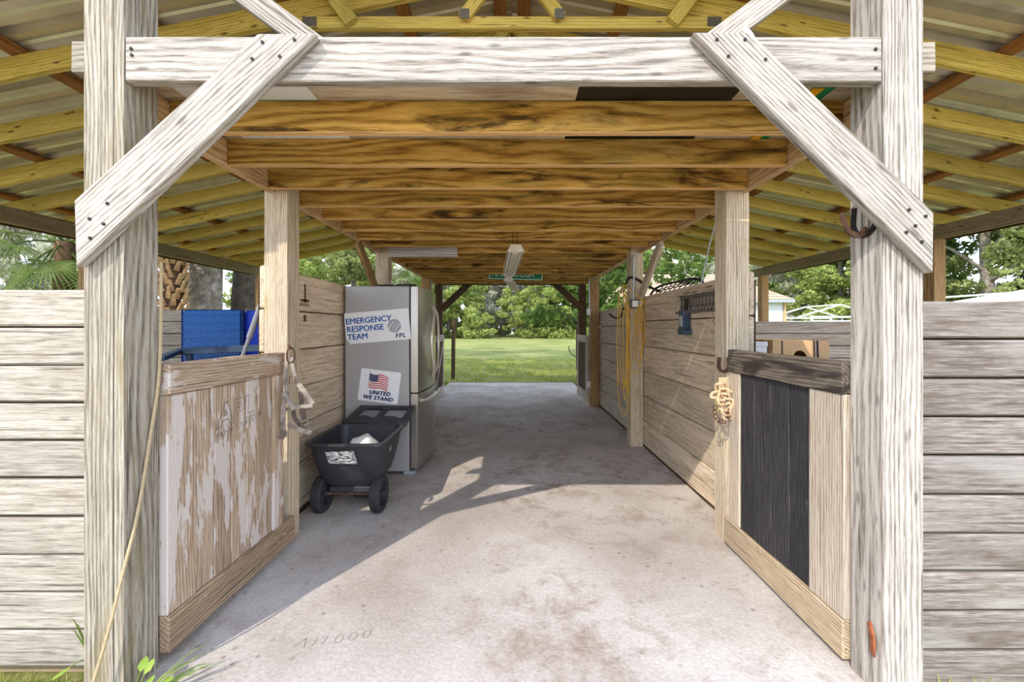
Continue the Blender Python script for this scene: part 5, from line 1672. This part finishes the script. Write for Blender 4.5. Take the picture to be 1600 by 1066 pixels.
# bromeliad tuft on the dark trunk
bt = thing('air_plant', 'green spiky plant at the foot of the darker oak trunk', 'plant', (-6.9, 10.2, 0.0))
rng = random.Random(9)
for k in range(22):
    a = rng.uniform(0, 2 * PI); e = rng.uniform(0.5, 1.4); L = rng.uniform(0.25, 0.5)
    dd = Vector((math.cos(a) * math.cos(e), math.sin(a) * math.cos(e), math.sin(e)))
    b0 = Vector((-6.9, 10.2, 1.55))
    bm = bmesh.new()
    bm_sweep(bm, [b0, b0 + dd * L * 0.6, b0 + dd * L + Vector((0, 0, -0.05))], rect(0.04, 0.004), scales=[1, 0.7, 0.05])
    link('leaf', mesh_from_bm('leaf', bm), None, bt, L_bright)
bm = bmesh.new()
bm_sweep(bm, [(-6.9, 10.2, -0.09), (-6.9, 10.22, 0.8), (-6.9, 10.2, 1.57)], circ(0.05, 8), up=(1, 0, 0))
link('stem', mesh_from_bm('stem', bm), None, bt, M_palmtrunk)

# cabbage palms
def frond_mesh(seed, R=1.0, stalk=0.9, n=38):
    rng = random.Random(seed)
    bm = bmesh.new()
    bm_sweep(bm, [(0, 0, 0), (stalk * 0.5, 0, 0.06), (stalk, 0, 0.0)], circ(0.018, 5), up=(0, 1, 0), scales=[1.4, 1, 0.7])
    for k in range(n):
        a = -1.9 + 3.8 * k / (n - 1)
        L = R * (0.75 + 0.25 * math.cos(a)) * rng.uniform(0.9, 1.05)
        d = Vector((math.cos(a), math.sin(a), 0.0))
        s = Vector((-math.sin(a), math.cos(a), 0))
        b = Vector((stalk + 0.0, 0, 0))
        w = 0.015
        p = [b, b + d * L * 0.45 + s * w + Vector((0, 0, 0.0)), b + d * L * 0.45 - s * w, b + d * L * 0.8 + s * w * 0.6 + Vector((0, 0, -0.10 * R)), b + d * L * 0.8 - s * w * 0.6 + Vector((0, 0, -0.10 * R)), b + d * L + Vector((0, 0, -0.32 * R))]
        v = [bm.verts.new(q) for q in p]
        bm.faces.new((v[0], v[1], v[2])); bm.faces.new((v[1], v[3], v[4], v[2])); bm.faces.new((v[3], v[5], v[4]))
    me = bpy.data.meshes.new('frond'); bm.to_mesh(me); bm.free()
    me.materials.append(L_palm)
    return me
FR = frond_mesh(2)
def palm(x, y, h, r, nf, label, boots=True, sc=1.0, seed=1, elev=(-0.9, 1.2)):
    rng = random.Random(seed)
    t = thing('palm_tree', label, 'palm', (x, y, -0.09))
    bm = bmesh.new()
    bm_sweep(bm, [(x + 0.03 * math.sin(k), y, -0.2 + (h + 0.2) * k / 9) for k in range(10)], circ(r, 12), up=(1, 0, 0), scales=[1.1 - 0.02 * k for k in range(10)])
    link('trunk', smooth(mesh_from_bm('trunk', bm)), None, t, M_palmtrunk)
    if boots:
        bm = bmesh.new()
        pts = [(-0.05, 0), (0.05, 0), (0.028, 0.26), (-0.028, 0.26)]
        A = [bm.verts.new((u, 0, v)) for u, v in pts]; B = [bm.verts.new((u * 0.8, 0.035, v)) for u, v in pts]
        bm.faces.new(A); bm.faces.new(B[::-1])
        for i in range(4): bm.faces.new((A[i], B[i], B[(i + 1) % 4], A[(i + 1) % 4]))
        bme = mesh_from_bm('boot', bm)
        bme.materials.append(M_boot)
        nr = int(h / 0.15)
        for k in range(nr):
            for q in range(7):
                a = 2 * PI * (q + 0.5 * (k % 2)) / 7 + rng.uniform(-0.1, 0.1)
                p = Vector((x + (r + 0.0) * math.cos(a), y + (r + 0.0) * math.sin(a), 0.05 + k * 0.15))
                M = Matrix.Translation(p) @ Matrix.Rotation(a - PI / 2, 4, 'Z') @ Matrix.Rotation(-0.5 + rng.uniform(-0.15, 0.15), 4, 'X') @ Matrix.Rotation(rng.uniform(-0.3, 0.3), 4, 'Y')
                link('boot', bme, M, t)
    for k in range(nf):
        a = 2 * PI * k * 0.618 + rng.uniform(-0.2, 0.2)
        e = elev[0] + (elev[1] - elev[0]) * (k + 0.5) / nf
        M = Matrix.Translation((x, y, h)) @ Matrix.Rotation(a, 4, 'Z') @ Matrix.Rotation(-e, 4, 'Y') @ Matrix.Rotation(rng.uniform(-0.5, 0.5), 4, 'X') @ Matrix.Scale(sc * rng.uniform(0.85, 1.1), 4)
        link('frond', FR, M, t)
    return t
palm(-7.42, 9.0, 3.9, 0.17, 18, 'palm with a trunk of brown criss-cross leaf stubs beside the oak', True, 1.0, 3)
palm(-9.15, 8.4, 3.1, 0.17, 15, 'palm whose green fan fronds show above the bleached planks at the left', False, 1.0, 4, (-1.1, 0.9))
palm(-11.5, 52, 6.0, 0.25, 16, 'tall palm under the trees at the left of the far opening', False, 1.5, 6)
palm(-13.5, 54, 7.0, 0.25, 16, 'slender palm at the left end of the far tree line', False, 1.5, 7)
